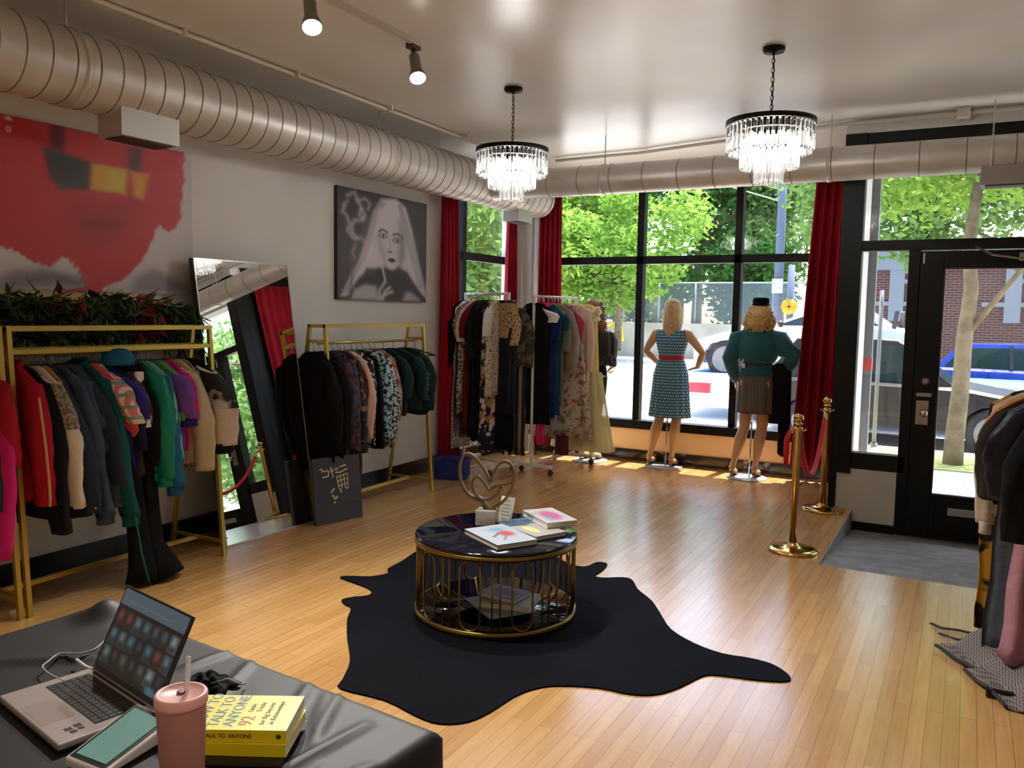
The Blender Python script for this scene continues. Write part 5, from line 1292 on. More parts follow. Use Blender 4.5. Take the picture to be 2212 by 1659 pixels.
# card
t = thing('display_card', 'white printed card propped against the stone block', 'card', (-2.115, 3.80, ZT), math.radians(-8))
M_ = Matrix.Rotation(math.radians(-15), 4, 'X')
def f_card(U, V):
    C = base(U, (232, 226, 210))
    for k, (v, a, b) in enumerate(((.85, .3, .7), (.7, .15, .8), (.58, .2, .85), (.46, .12, .78), (.34, .2, .8), (.2, .25, .7))):
        n = (np.sin(U * 90 + k * 5) > -.3)
        C = over(C, ((np.abs(V - v) < .025) & (U > a) & (U < b) & n) * .75, (90, 90, 84))
    return C
printed('print', .09, .15, 60, f_card, t, M_ @ Matrix.Translation((-.045, -.0016, 0)))
MB().box((0, 0, .075), (.09, .002, .15)).xform(M_).build('card_stock', mat('card stock', S(235, 230, 218), .7), t)
# books
PAGE = mat('book pages', S(226, 220, 206), .8)
def book(label, x, y, z, rz, w, d, h, cover, fn=None, group='magazines and books on the coffee table', extra=None, cat='book', name='hardcover_book'):
    t = thing(name, label, cat, (x, y, z), rz, group)
    MB().bx(-w / 2 + .004, w / 2 - .004, -d / 2 + .003, d / 2 - .004, .002, h - .002).build('page_block', PAGE, t)
    MB().bx(-w / 2, w / 2, -d / 2, d / 2, 0, .0022).bx(-w / 2, w / 2, -d / 2, d / 2, h - .0022, h).bx(-w / 2, -w / 2 + .003, -d / 2, d / 2, 0, h).build('cover', cover, t)
    if fn: printed('cover_print', w - .002, d - .002, 60, fn, t, Matrix.Translation((-w / 2 + .001, -d / 2 + .001, h + .0006)) @ Matrix.Rotation(-PI / 2, 4, 'X'), .4)
    if extra: extra(t, w, d, h)
    return t
def f_b1(U, V):
    C = base(U, (182, 190, 202)); C = over(C, ell(U, V, .25, .6, .1, .2, .3), (120, 170, 206)); C = over(C, ell(U, V, .5, .65, .14, .16, .3), (196, 70, 80))
    C = over(C, stroke(U, V, [(.45, .5), (.6, .25)], .02), (80, 90, 110)); C = over(C, stroke(U, V, [(.62, .55), (.8, .35)], .015), (90, 90, 120)); return C * .84
def f_b2(U, V):
    C = base(U, (70, 104, 134)); C = over(C, (U > .35) * .9, (160, 150, 140)); C = over(C, ell(U, V, .62, .35, .2, .12, .3), (214, 196, 120)); C = over(C, ell(U, V, .2, .7, .1, .1, .3), (30, 60, 90)); return C
def f_b3(U, V):
    C = base(U, (196, 192, 196)); C = over(C, ell(U, V, .52, .5, .32, .28, .25), (196, 90, 140)); C = over(C, ell(U, V, .75, .3, .12, .1, .3), (110, 170, 180)); return C * .84
book('white hardcover book with a red picture, closest to the camera on the coffee table', -1.99, 3.54, ZT, math.radians(-30), .34, .23, .026, mat('dark teal board', S(40, 58, 70), .5), f_b1)
book('blue and grey book lying in the middle of the coffee table', -1.935, 3.765, ZT, math.radians(-26), .35, .20, .022, mat('slate blue board', S(52, 84, 112), .45), f_b2)
book('thick white book with a pink picture, partly resting on the blue one', -1.905, 3.925, ZT + .024, math.radians(-37), .30, .18, .030, mat('white board', S(190, 190, 194), .45), f_b3)
book('grey magazine spread under the others on the lower shelf', -2.03, 3.62, .047, math.radians(-35), .32, .26, .008, mat('grey board', S(160, 166, 176), .5), None, 'books on the lower shelf of the coffee table', name='magazine')
book('cream book in the middle of the stack on the lower shelf', -2.0, 3.66, .056, math.radians(12), .28, .22, .026, mat('cream board', S(206, 200, 176), .5), None, 'books on the lower shelf of the coffee table')
book('lilac covered book on top of the stack on the lower shelf', -2.03, 3.67, .083, math.radians(-4), .22, .16, .024, mat('lilac board', S(150, 130, 170), .5), f_b3, 'books on the lower shelf of the coffee table')

# ================================================================ FOLIAGE ABOVE THE RACK
t = thing('fern_garland', 'dark green artificial fern garland with red sprays below the red poster', 'garland', (LW, 3.0, 1.45))
R_ = random.Random(11); lf = MB(); rd = [MB(), MB(), MB()]; wh = MB()
lf.tube([(-4.47, 2.0 + .13 * k, 1.52 + .03 * math.sin(k)) for k in range(14)], .02, 6)
for k in range(1900):
    y = R_.uniform(1.95, 3.74); top = 1.60 - .10 * max(0, (y - 3.35) / .4) ** 1.5; z = top - R_.random() ** 1.6 * .24; x = R_.uniform(-4.50, -4.33)
    L_ = R_.uniform(.06, .14); dz = R_.uniform(-1.1, .35); dy = R_.uniform(-1, 1); dx = R_.uniform(-.1, .9); d = Vector((dx, dy, dz)).normalized() * L_
    w = Vector((dy, -dx, R_.uniform(-.4, .4))).normalized() * L_ * .15; p = Vector((x, y, z)); q = p + d
    if q.x < LW + .01: q.x = LW + .01
    tgt = lf
    if abs(y - 3.36) < .1 and R_.random() < .75: tgt = rd[0]
    elif abs(y - 2.85) < .09 and z > 1.52 and R_.random() < .5: tgt = rd[1]
    elif abs(y - 2.32) < .06 and R_.random() < .5: tgt = rd[2]
    mth = p + d * .5 - Vector((0, 0, .008))
    tgt.add([p, mth + w, q, mth - w], [(0, 1, 2, 3)], 0, False)
for k in range(60):
    y = R_.choice((2.62, 3.1, 3.25)) + R_.gauss(0, .05); wh.ball((R_.uniform(-4.46, -4.36), y, R_.uniform(1.3, 1.5)), .008, 6)
wl_(lf.build('fern_fronds', mat('artificial fern green', S(30, 62, 28), .6, var=S(52, 86, 34), vs=7), fix=False), t)
for r_ in rd: wl_(r_.build('red_spray', mat('dull red spray', S(130, 34, 40), .7), fix=False), t)
wl_(wh.build('white_buds', mat('white buds', S(200, 200, 196), .7)), t)
t = thing('bamboo_panel', 'narrow pale bamboo strip panel on the wall between the red poster and the fern', 'wall panel', (LW, 2.9, 1.6))
m_ = MB()
for k in range(18): m_.cyl((LW + .008, 2.0 + k * .09, 1.3), (LW + .008, 2.0 + k * .09, 1.655), .0075, 8)
wl_(m_.bx(LW + .001, LW + .006, 1.95, 3.56, 1.3, 1.65).build('strips', mat('pale bamboo', S(222, 200, 136), .5)), t)

# ================================================================ TABLE WITH LAPTOP
TZ = .73
tc = [Vector((-.874, 1.298)), Vector((-2.04, 1.41)), Vector((-2.10, .66)), Vector((-.93, .55))]
t = thing('folding_table', 'folding table hidden under the black tablecloth', 'table', (-1.48, .97, 0), math.radians(-5.4))
MB().bx(-.57, .57, -.36, .36, .695, .722).build('tabletop', mat('grey plastic top', S(170, 170, 168), .5), t)
for sx in (-.5, .5):
    for sy in (-.3, .3): MB().cyl((sx, sy, 0), (sx, sy, .695), .014, 12).build('leg', mat('grey steel leg', S(110, 110, 112), .4, metal=.6), t)
CLO = mat('black vinyl cloth', S(19, 20, 22), .55, spec=.35, bump=.1, bs=12)
def clothfn():
    mb = MB(); nx, ny = 110, 76
    def z_at(x, y):
        z = .0
        for (x0, y0, x1, y1, a, w) in ((-1.22, 1.33, -1.10, 1.08, .009, .010), (-1.13, 1.32, -1.04, 1.14, .010, .010), (-1.16, 1.32, -1.08, 1.18, .006, .008), (-1.0, 1.25, -1.06, .72, .012, .014), (-.90, 1.14, -.97, .9, .009, .012), (-1.42, 1.36, -1.35, 1.2, .008, .01), (-.98, 1.1, -.9, 1.0, .005, .008), (-1.02, .95, -.95, .8, .006, .01), (-1.8, 1.3, -1.62, 1.18, .012, .014), (-1.9, 1.05, -1.7, 1.2, .014, .02), (-1.95, .9, -1.78, .8, .012, .02), (-1.5, 1.37, -1.52, 1.25, .01, .012)):
            dx, dy = x1 - x0, y1 - y0; tt = max(0, min(1, ((x - x0) * dx + (y - y0) * dy) / (dx * dx + dy * dy)))
            d = math.hypot(x - x0 - tt * dx, y - y0 - tt * dy) ; z += a * math.exp(-(d / w) ** 2) * math.sin(PI * (.1 + .8 * tt)) ** .5
        z += .045 * math.exp(-(math.hypot(x + 1.955, (y - 1.36) * 1.0) / .055) ** 2)
        return z
    A, B, C, D = [Vector((q.x, q.y, 0)) for q in tc]
    def fn(u, v):
        # u from the left edge to the right edge, v from the back edge to the front edge, with drops at both ends
        eu = max(0, -u * 1.0) ; cu = min(1, max(0, u)); cv = min(1, max(0, v))
        p = B.lerp(A, cu).lerp(C.lerp(D, cu), cv)
        z = TZ + z_at(p.x, p.y)
        ou = (u - cu); ov = (v - cv)
        if ou or ov:
            dr = math.hypot(ou * 1.17, ov * .75)
            n = (A - B).normalized() * (1 if ou > 0 else -1 if ou < 0 else 0) + (C - B).normalized() * (1 if ov > 0 else -1 if ov < 0 else 0)
            wv = math.sin((cu * 1.17 if ov else cv * .75) * 26) * .5 + .5
            p = p + n.normalized() * (min(dr, .02) + dr * .13 * wv)
            z = TZ - .004 - max(0, dr - .008)
        return (p.x, p.y, max(z, .02))
    us = [-.45, -.3, -.15, -.05, -.012] + [i / 100 for i in range(101)] + [1.012, 1.05, 1.15, 1.3, 1.45]
    vsl = [-.7, -.45, -.25, -.08, -.018] + [i / 66 for i in range(67)] + [1.018, 1.08, 1.25, 1.45, 1.7]
    W = len(us)
    vs = [fn(a, b) for b in vsl for a in us]
    fs = [(j * W + i, j * W + i + 1, (j + 1) * W + i + 1, (j + 1) * W + i) for j in range(len(vsl) - 1) for i in range(W - 1)]
    mb.add(vs, fs, 0, True); return mb
o = clothfn().build('tablecloth', CLO)
tag(o, 'shiny black cloth covering the table with the laptop', 'tablecloth')
# laptop
LT = Vector((-1.67, .926, TZ + .004)); 
a_l = math.atan2(.881 - .938, -1.41 + 1.696)
t = thing('laptop', 'open silver laptop with a dark picture grid on its screen', 'laptop', (-1.70, .936, TZ + .006), a_l)
SIL = mat('silver laptop shell', S(184, 174, 170), .35, metal=.5)
LWd, LDp = .292, .188
MB().bx(0, LWd, 0, LDp, 0, .013).build('base', SIL, t, bevel=.003)
MB().bx(.0, LWd, 0, LDp, -.003, .0005).build('underside', mat('black underside', S(14, 14, 15), .6), t)
kb = MB().bx(.028, .264, .078, .168, .0128, .0134)
kb.build('keyboard_deck', mat('grey key well', S(110, 102, 100), .5), t)
kk = MB()
for r_ in range(6):
    for c in range(15): kk.bx(.030 + c * .0156, .030 + c * .0156 + .0136, .080 + r_ * .0147, .080 + r_ * .0147 + .0125, .0132, .0148)
tag(kk.build('keyboard_keys', mat('dark keys', S(40, 34, 34), .5), t), 'dark brown keys')
MB().bx(.095, .197, .008, .07, .0131, .0134).build('touchpad', mat('touchpad', S(176, 166, 162), .3, metal=.4), t)
s_ = MB().bx(.236, .249, .048, .061, .0131, .0135).bx(.253, .263, .050, .060, .0131, .0135).bx(.24, .252, .030, .043, .0131, .0135).bx(.256, .268, .034, .046, .0131, .0135)
s_.build('stickers', mat('black stickers', S(24, 22, 28), .5), t)
MB().bx(.03, .262, .174, .180, .0130, .0142).build('hinge_vent', mat('black vent', S(16, 15, 16), .5), t)
lid = thing('lid', None, None, (0, LDp - .002, .012)); lid.parent = t; lid.rotation_euler = (math.radians(-26), 0, 0)
MB().bx(0, LWd, 0, .006, 0, .187).build('lid_shell', mat('black lid frame', S(10, 11, 13), .3), lid, bevel=.002)
def f_scr(U, V):
    C = base(U, (16, 17, 20)); C = over(C, (V > .80) * 1., (74, 88, 100)); C = over(C, ((V > .86) & (V < .87) & (U < .8)) * .5, (110, 124, 130))
    R_ = random.Random(21)
    for r in range(3):
        for c in range(7):
            x0 = .02 + c * .14; y0 = .06 + r * .235; col = R_.choice([(34, 40, 46), (50, 60, 64), (70, 76, 78), (26, 26, 30), (60, 30, 30), (44, 44, 36), (36, 56, 60)])
            C = over(C, poly(U, V, [(x0, y0), (x0 + .125, y0), (x0 + .125, y0 + .21), (x0, y0 + .21)], .003), col)
            C = over(C, ell(U, V, x0 + .06, y0 + .12, .03, .07, .4) * .7, tuple(min(255, q * 1.8 + 14) for q in col)); C = over(C, ell(U, V, x0 + .06, y0 + .05, .045, .04, .4) * .6, (18, 18, 20))
    C = over(C, ell(U, V, .86, .04, .08, .05, .3), (60, 100, 116)); return C
# the screen gives off light
def emit_print():
    M = bpy.data.materials.new('laptop screen'); M.use_nodes = True; nt = M.node_tree; b = nt.nodes['Principled BSDF']
    a = nt.nodes.new('ShaderNodeVertexColor'); a.layer_name = 'Print'
    b.inputs['Base Color'].default_value = (.01, .01, .012, 1); b.inputs['Roughness'].default_value = .15
    nt.links.new(a.outputs[0], b.inputs['Emission Color']); b.inputs['Emission Strength'].default_value = .38; return M
sc_ = printed('display', LWd - .014, .170, 150, f_scr, lid, Matrix.Translation((.007, -.0008, .012)), .2)
sc_.data.materials.clear(); sc_.data.materials.append(emit_print())
# card terminal / tablet wedge
t = thing('tablet_stand', 'white wedge stand holding a tablet with a mint green screen', 'tablet stand', (-1.325, .945, TZ + .003), math.radians(97)); t.scale = (.86, .95, 1)
WW = mat('white glossy plastic', S(214, 208, 204), .3)
m_ = MB().add([(-.095, -.05, 0), (.095, -.05, 0), (.095, .05, 0), (-.095, .05, 0), (-.095, -.05, .010), (.095, -.05, .030), (.095, .05, .045), (-.095, .05, .018)], [(0, 3, 2, 1), (4, 5, 6, 7), (0, 1, 5, 4), (1, 2, 6, 5), (2, 3, 7, 6), (3, 0, 4, 7)])
m_.build('wedge_body', WW, t, bevel=.004)
m_ = MB().add([(-.088, -.043, .0125), (.088, -.043, .0315), (.088, .044, .0455), (-.088, .044, .0195)], [(0, 1, 2, 3)])
m_.build('tablet_bezel', mat('tablet bezel', S(30, 32, 34), .3), t)
MB().add([(-.078, -.036, .0155), (.076, -.036, .0325), (.076, .038, .0450), (-.078, .038, .0210)], [(0, 1, 2, 3)]).build('tablet_screen', mat('mint screen', S(40, 60, 56), .2, emis=S(120, 160, 148), estr=.3), t)
# tumbler
t = thing('tumbler_cup', 'dusty pink tumbler with a lid and a clear straw', 'cup', (-1.072, .872, TZ + .004))
PK = mat('matte dusty pink', S(176, 122, 116), .5)
MB().lathe([(0, 0), (.029, 0), (.031, .004), (.0385, .18), (.0385, .186), (0, .186)], n=48).build('cup_body', PK, t)
MB().lathe([(.0405, .184), (.041, .188), (.041, .198), (.039, .201), (.034, .2015), (.033, .1995), (0, .1995)], n=48).build('lid', mat('pale pink lid', S(226, 170, 164), .4), t)
MB().cyl((.0, .0, .03), (.004, .012, .256), .004, 12).build('straw', mat('clear straw', (.85, .86, .87), .1, alpha=.55), t)
MB().lathe([(.006, .2), (.007, .202), (.004, .2025)], n=16).build('straw_grommet', mat('dark hole', S(110, 74, 72), .5), t)
# the two yellow paperbacks
YC = mat('yellow paperback cover', S(238, 216, 30), .4)
def yb(label, x, y, z, rz):
    t = thing('paperback_book', label, 'book', (x, y, z), rz, 'yellow paperbacks on the black table')
    w, d, h = .205, .135, .023
    MB().bx(-w / 2 + .002, w / 2 - .001, -d / 2 + .001, d / 2 - .001, .0006, h - .0006).build('page_block', PAGE, t)
    MB().bx(-w / 2, w / 2, -d / 2, d / 2, 0, .0008).bx(-w / 2, w / 2, -d / 2, d / 2, h - .0008, h).bx(-w / 2, w / 2, -d / 2 - .0008, -d / 2, 0, h).build('cover', YC, t)
    return t, w, d, h
BLU = mat('blue print', S(58, 132, 168), .5); REDT = mat('brown red print', S(176, 90, 30), .5); DKT = mat('olive print', S(120, 104, 10), .5); BRN = mat('dark brown print', S(70, 52, 14), .5)
BR = math.radians(29)
bx_, by_ = -1.163, 1.082
t, w, d, h = yb('lower of the two yellow paperbacks beside the pink tumbler', bx_ + .004, by_ - .002, TZ + .012, BR - .03)
t, w, d, h = yb('upper of the two yellow paperbacks, its title in blue capitals', bx_, by_, TZ + .036, BR)
def ctext(txt, size, m_, x, y, sx=1., al='LEFT'):
    return lettering('title_lettering', txt, size, m_, t, Matrix.Translation((x, y, h + .0004)) @ Matrix.Rotation(PI / 2, 4, 'Z'), .0002, al, sx)
ctext('HOW TO', .030, BLU, -w / 2 + .038, -d / 2 + .012, 1.0); ctext('TALK TO', .030, BLU, -w / 2 + .066, -d / 2 + .010, .95); ctext('ANYONE', .030, BLU, -w / 2 + .094, -d / 2 + .012, .98)
ctext('92', .036, REDT, -w / 2 + .124, -d / 2 + .016); ctext('Little', .014, DKT, -w / 2 + .119, -d / 2 + .068, 1.1); ctext('Tricks', .014, DKT, -w / 2 + .135, -d / 2 + .068, 1.1); ctext('for Big Success', .0135, DKT, -w / 2 + .153, -d / 2 + .020, 1.05); ctext('in Relationships', .0135, DKT, -w / 2 + .170, -d / 2 + .022, 1.05)
MS = Matrix.Translation((-w / 2 + .005, -d / 2 - .0012, h / 2)) @ Matrix.Rotation(PI / 2, 4, 'X')
lettering('spine_lettering', 'HOW TO TALK TO ANYONE', .011, BRN, t, MS, .0002, 'LEFT', .95)
MB().cyl((w / 2 - .014, -d / 2 - .0008, h / 2), (w / 2 - .014, -d / 2 - .0016, h / 2), .0045, 16).build('spine_emblem', BRN, t)
# black pouch below the books, red beads, cables
t = thing('phone_case', 'flat black case lying under the yellow paperbacks', 'case', (bx_ - .0, by_ - .02, TZ + .002), BR)
MB().box((0.01, -.005, .005), (.2, .15, .009)).build('case_body', mat('soft black case', S(12, 12, 13), .5), t, bevel=.004)
t = thing('candy_pack', 'glossy red wrapped sweets at the foot of the pink tumbler', 'sweets', (-1.115, .945, TZ + .004))
m_ = MB()
for dx, dy in ((0, 0), (.018, .008), (.006, -.02), (-.014, .012)): m_.ball((dx, dy, .009), .010, 12, sc=(1.2, 1, .9))
m_.build('sweets', mat('glossy red wrapper', S(190, 24, 44), .25), t)
t = thing('charging_cable', 'grey cable looping over the black cloth behind the laptop', 'cable', (-1.8, 1.2, TZ))
def cp(px, py): return floor_at(px, py, TZ + .018)
q = [cp(*a) for a in ((228, 1382), (205, 1402), (170, 1412), (130, 1412), (100, 1432), (92, 1442), (110, 1458), (140, 1472))]
q2 = [cp(*a) for a in ((85, 1395), (105, 1405)) ]
def crs(P_, n=6):
    out = []
    for i in range(len(P_) - 1):
        p0, p1, p2, p3 = P_[max(i - 1, 0)], P_[i], P_[i + 1], P_[min(i + 2, len(P_) - 1)]
        for k in range(n):
            tt = k / n; out.append(.5 * ((2 * p1) + (p2 - p0) * tt + (2 * p0 - 5 * p1 + 4 * p2 - p3) * tt * tt + (3 * p1 - p0 - 3 * p2 + p3) * tt ** 3))
    return out + [P_[-1]]
wl_(MB().tube(crs(q), .0022, 6).build('cord', mat('grey cable', S(150, 150, 152), .5)), t)
wl_(MB().tube(crs([cp(*a) for a in ((165, 1425), (185, 1440), (200, 1446))]), .004, 6).build('plug', mat('white plug', S(200, 200, 200), .4)), t)
t = thing('black_pouch', 'crumpled black bag behind the laptop screen', 'bag', (-1.40, 1.22, TZ + .004))
MB().grid(lambda u, v: ((u - .5) * .11 + .006 * math.sin(9 * v), (v - .5) * .06, .003 + .018 * math.sin(PI * u) * math.sin(PI * v) + .006 * math.sin(17 * u) * math.sin(13 * v) * math.sin(PI * u)), 26, 18).build('pouch_body', mat('black nylon', S(10, 10, 11), .8, spec=.2), t, solid=.003)
MB().tube([(.02, -.02, .012), (.05, 0, .022), (.08, .01, .012), (.07, .03, .006)], .002, 6).build('strap', _mc['grey cable'], t)
# ================================================================ OUTSIDE
GZ = -.25
struct('sidewalk', MB().bx(-14, 14, FY + .2, 12.8, GZ - .3, GZ).bx(-.93, 3.4, 7.3, FY + .2, GZ - .3, GZ + .03).bx(-14, LW - .26, -4, FY + .2, GZ - .3, GZ), mat('pale concrete sidewalk', S(206, 200, 190), .85, var=S(190, 184, 172), vs=2))
struct('street', MB().bx(-60, 60, 12.8, 60, GZ - .5, GZ - .13), mat('sunlit pale asphalt', S(190, 188, 184), .9, var=S(176, 174, 170), vs=.6))
struct('lawn_strip', MB().bx(-2.2, 6, 11.1, 12.5, GZ, GZ + .015), mat('dry grass verge', S(176, 170, 108), .95, var=S(120, 140, 66), vs=9, bump=.8, bs=60))
struct('exterior_awning', MB().bx(LW - .4, -.8, FY + .2, 8.86, 3.0, 3.12), mat('awning metal', S(90, 90, 92), .6))
struct('exterior_facade', MB().bx(LW - .3, RW + .3, FY + .36, FY + .6, CZ + .1, 5).bx(LW - .3, RW + .3, 7.3, FY + .5, CZ + .2, CZ + .4), mat('grey facade', S(120, 118, 114), .8))
# column and downpipe beside the entrance glass
t = thing('downpipe', 'grey downpipe with a red band outside beside the entrance sidelight', 'pipe', (-.86, 8.75, GZ))
MB().bx(-.06, .06, -.05, .05, 0, 5).build('pipe_shaft', mat('grey painted pipe', S(104, 108, 114), .5), t)
MB().bx(-.063, .063, -.053, .053, 1.3, 1.42).build('red_band', mat('red band', S(176, 60, 50), .5), t)
# retaining wall across the street, graffiti, fence
def f_conc():
    return mat('weathered concrete wall', S(176, 174, 166), .9, var=S(150, 148, 138), vs=.7)
WY = 36.5
struct('retaining_wall', MB().bx(-60, -1.0, WY, WY + .5, GZ - .3, 1.2), f_conc())
g = MB()
for pts in ([(-15.1, 1.0), (-14.6, 1.1), (-14.4, .8), (-14.9, .6), (-14.5, .35), (-14.9, .1), (-15.2, .2)], [(-14.2, 1.0), (-14.1, .3)], [(-16.6, .9), (-16.2, .4)]):
    for i in range(len(pts) - 1): g.bar((pts[i][0], WY - .012, pts[i][1]), (pts[i + 1][0], WY - .012, pts[i + 1][1]), .012, .14)
tag(g.build('graffiti', mat('yellow spray paint', S(222, 196, 50), .8)), 'yellow spray painted scrawl on the concrete wall across the street', 'graffiti', None, 'thing')
t = thing('chain_fence', 'grey mesh fence standing on the concrete wall across the street', 'fence', (-20, WY + .25, 1.2))
FM = mat('grey fence mesh', S(110, 124, 128), .6, alpha=.30); FP = mat('fence post metal', S(134, 144, 148), .5)
wl_(MB().bx(-40, -1, WY + .24, WY + .25, 1.2, 3.0).build('mesh', FM), t)
for k in range(22): wl_(MB().cyl((-38 + k * 1.7, WY + .25, 1.2), (-38 + k * 1.7, WY + .25, 3.05), .045, 8).build('post', FP), t)
wl_(MB().cyl((-40, WY + .25, 3.02), (-1, WY + .25, 3.02), .035, 8).build('top_rail', FP), t)
# trees
BARK = mat('grey brown bark', S(128, 112, 90), .9, var=S(92, 82, 66), vs=9, bump=.5, bs=12)
LEAFS = {}
def leafmat(nm, c, v):
    if nm in LEAFS: return LEAFS[nm]
    M = bpy.data.materials.new(nm); M.use_nodes = True; nt = M.node_tree; N = nt.nodes.new; L = nt.links.new; nt.nodes.clear()
    o = N('ShaderNodeOutputMaterial'); d = N('ShaderNodeBsdfDiffuse'); tr = N('ShaderNodeBsdfTranslucent'); mx = N('ShaderNodeMixShader'); mx.inputs[0].default_value = .4
    n = N('ShaderNodeTexNoise'); n.inputs['Scale'].default_value = 1.3; n.inputs['Detail'].default_value = 4; tc = N('ShaderNodeTexCoord'); L(tc.outputs['Object'], n.inputs['Vector'])
    c_ = N('ShaderNodeMix'); c_.data_type = 'RGBA'; c_.inputs[6].default_value = c; c_.inputs[7].default_value = v
    mr = N('ShaderNodeMapRange'); mr.inputs[1].default_value = .38; mr.inputs[2].default_value = .62; L(n.outputs['Fac'], mr.inputs[0]); L(mr.outputs[0], c_.inputs[0])
    for s_ in (d, tr): L(c_.outputs[2], s_.inputs[0])
    L(d.outputs[0], mx.inputs[1]); L(tr.outputs[0], mx.inputs[2]); L(mx.outputs[0], o.inputs[0]); LEAFS[nm] = M; return M
LG = leafmat('bright spring leaves', S(150, 182, 84), S(112, 152, 62)); DGm = leafmat('dark green leaves', S(56, 96, 48), S(84, 128, 60)); MG = leafmat('mid green leaves', S(104, 138, 74), S(136, 164, 92))
def tree(label, x, y, h, blobs, nleaf, ls, lm, seed, trunk=.18, tpts=None, base=GZ, group=None, name='street_tree'):
    t = thing(name, label, 'tree', (x, y, base), 0, group)
    R_ = random.Random(seed)
    tp = tpts or [(0, 0, 0), (.05, 0, h * .3), (-.05, .1, h * .6)]
    tb = MB().tube(tp, [trunk * (1 - .5 * i / (len(tp) - 1)) for i in range(len(tp))], 12)
    for bx_, by__, bz, br in blobs[:8]:
        a = Vector(tp[-1]) if bz > tp[-1][2] else Vector(tp[len(tp) // 2])
        tb.tube([a, a.lerp(Vector((bx_, by__, bz)), .5) + Vector((.1, 0, .1)), (bx_, by__, bz)], [trunk * .4, trunk * .25, trunk * .08], 6)
    tb.build('trunk', BARK, t)
    mb = MB(); tot = sum(b[3] ** 2 for b in blobs)
    for bx_, by__, bz, br in blobs:
        for k in range(int(nleaf * br ** 2 / tot)):
            d = Vector((R_.gauss(0, 1), R_.gauss(0, 1), R_.gauss(0, 1))).normalized() * br * (R_.random() ** .35) * R_.uniform(.8, 1.15)
            p = Vector((bx_, by__, bz)) + d
            a = Vector((R_.gauss(0, 1), R_.gauss(0, 1), R_.gauss(0, .7))).normalized(); b = a.cross(Vector((R_.gauss(0, 1), R_.gauss(0, 1), R_.gauss(0, 1)))).normalized(); s_ = ls * R_.uniform(.6, 1.3)
            mb.add([p - a * s_, p + b * s_ * .45, p + a * s_, p - b * s_ * .45], [(0, 1, 2, 3)])
    mb.build('foliage', lm, t, fix=False)
    return t
def blobs(R_, n, rx, ry, z0, z1, r0, r1):
    return [(R_.uniform(-rx, rx), R_.uniform(-ry, ry), R_.uniform(z0, z1), R_.uniform(r0, r1)) for _ in range(n)]
RT = random.Random(77)
BT = 'trees beyond the fence'
tree('bright light green tree seen through the middle of the display window', -13.2, 33.5, 9, blobs(RT, 12, 2.6, 1.2, 2.6, 6.6, .9, 1.5), 9000, .17, LG, 3, base=.0, group=None)
tree('light green bushy tree behind the auburn mannequin and left window pane', -17.8, 38.5, 9, blobs(RT, 12, 3.0, 1.4, 2.2, 7.0, 1.0, 1.7), 9000, .18, LG, 4, base=.9)
tree('tall dark green tree filling the upper left of the display window', -20.5, 44, 14, blobs(RT, 16, 5, 2.5, 3.5, 12, 1.8, 2.8), 12000, .26, DGm, 5, base=.9, trunk=.3)
tree('tall dark green tree behind the overhead wires', -13.0, 44.5, 14, blobs(RT, 16, 4.2, 2.5, 3.0, 12, 1.8, 2.8), 12000, .26, DGm, 6, base=.9, trunk=.3)
tree('mid green tree behind the grey utility pole', -8.0, 41.5, 11, blobs(RT, 14, 2.8, 2, 2.5, 10, 1.2, 2.0), 9000, .2, MG, 7, base=.9)
tree('dark undergrowth tree low behind the fence at the left', -22.0, 39.0, 5, blobs(RT, 10, 4.5, 1, .8, 4.0, 1.0, 1.6), 6000, .2, DGm, 8, base=.9)
tree('dark undergrowth tree low behind the fence at the middle', -12.2, 39.0, 5, blobs(RT, 10, 4.5, 1, .8, 3.6, 1.0, 1.5), 6000, .2, DGm, 9, base=.9)
tree('large green tree seen through the small side window', -11.2, 17, 8, blobs(RT, 16, 2.0, 2.5, .8, 6.0, .9, 1.5), 12000, .14, MG, 10)
tree('second large green tree seen through the side window, farther off', -17.5, 27, 9, blobs(RT, 16, 3, 3, .8, 8, 1.2, 2.0), 9000, .18, MG, 14)
tree('leafy street tree at the kerb with its branches over the parked cars', .9, 21.5, 8, [(-2.6, 0, 4.6, 1.4), (-1.0, .3, 5.0, 1.7), (.8, 0, 5.3, 1.7), (2.6, .2, 4.9, 1.5), (-3.8, .2, 4.2, 1.0), (-2.0, 0, 3.6, .7), (3.5, 0, 5.5, 1.5), (-4.0, 0, 5.6, 1.4), (0, 0, 6.6, 1.9)], 19000, .12, MG, 11, tpts=[(2.4, 0, 0), (2.3, 0, 2), (1.4, 0, 4.6)])
tree('leafy green tree farther along the kerb, reflected in the leaning mirror', 9.5, 17.5, 7, blobs(RT, 12, 2.4, 2.4, 1.6, 5.6, .9, 1.4), 8000, .15, MG, 18, trunk=.14)
# the near street tree in front of the door: bare mottled trunk, crown above
t = tree('mottled bare trunk of the street tree standing in front of the door', -.07, 11.6, 6, [(-.5, .4, 3.85, .8), (.6, .3, 4.0, .8), (0, 1.0, 4.4, 1.1), (-1.2, .8, 4.3, .8), (1.5, .7, 4.2, .9), (.95, -.1, 3.05, .28)], 10000, .07, LG, 12,
     trunk=.12, tpts=[(0, 0, 0), (.0, 0, .3), (.03, 0, .9), (.04, 0, 1.6), (.08, 0, 2.2), (.02, .05, 2.7), (.1, .1, 3.6)], base=GZ)
for c in t.children:
    if c.name.startswith('trunk'):
        c.data.materials[0] = mat('mottled pale bark', S(126, 110, 84), .9, var=S(92, 84, 62), vs=7, bump=.4, bs=14)
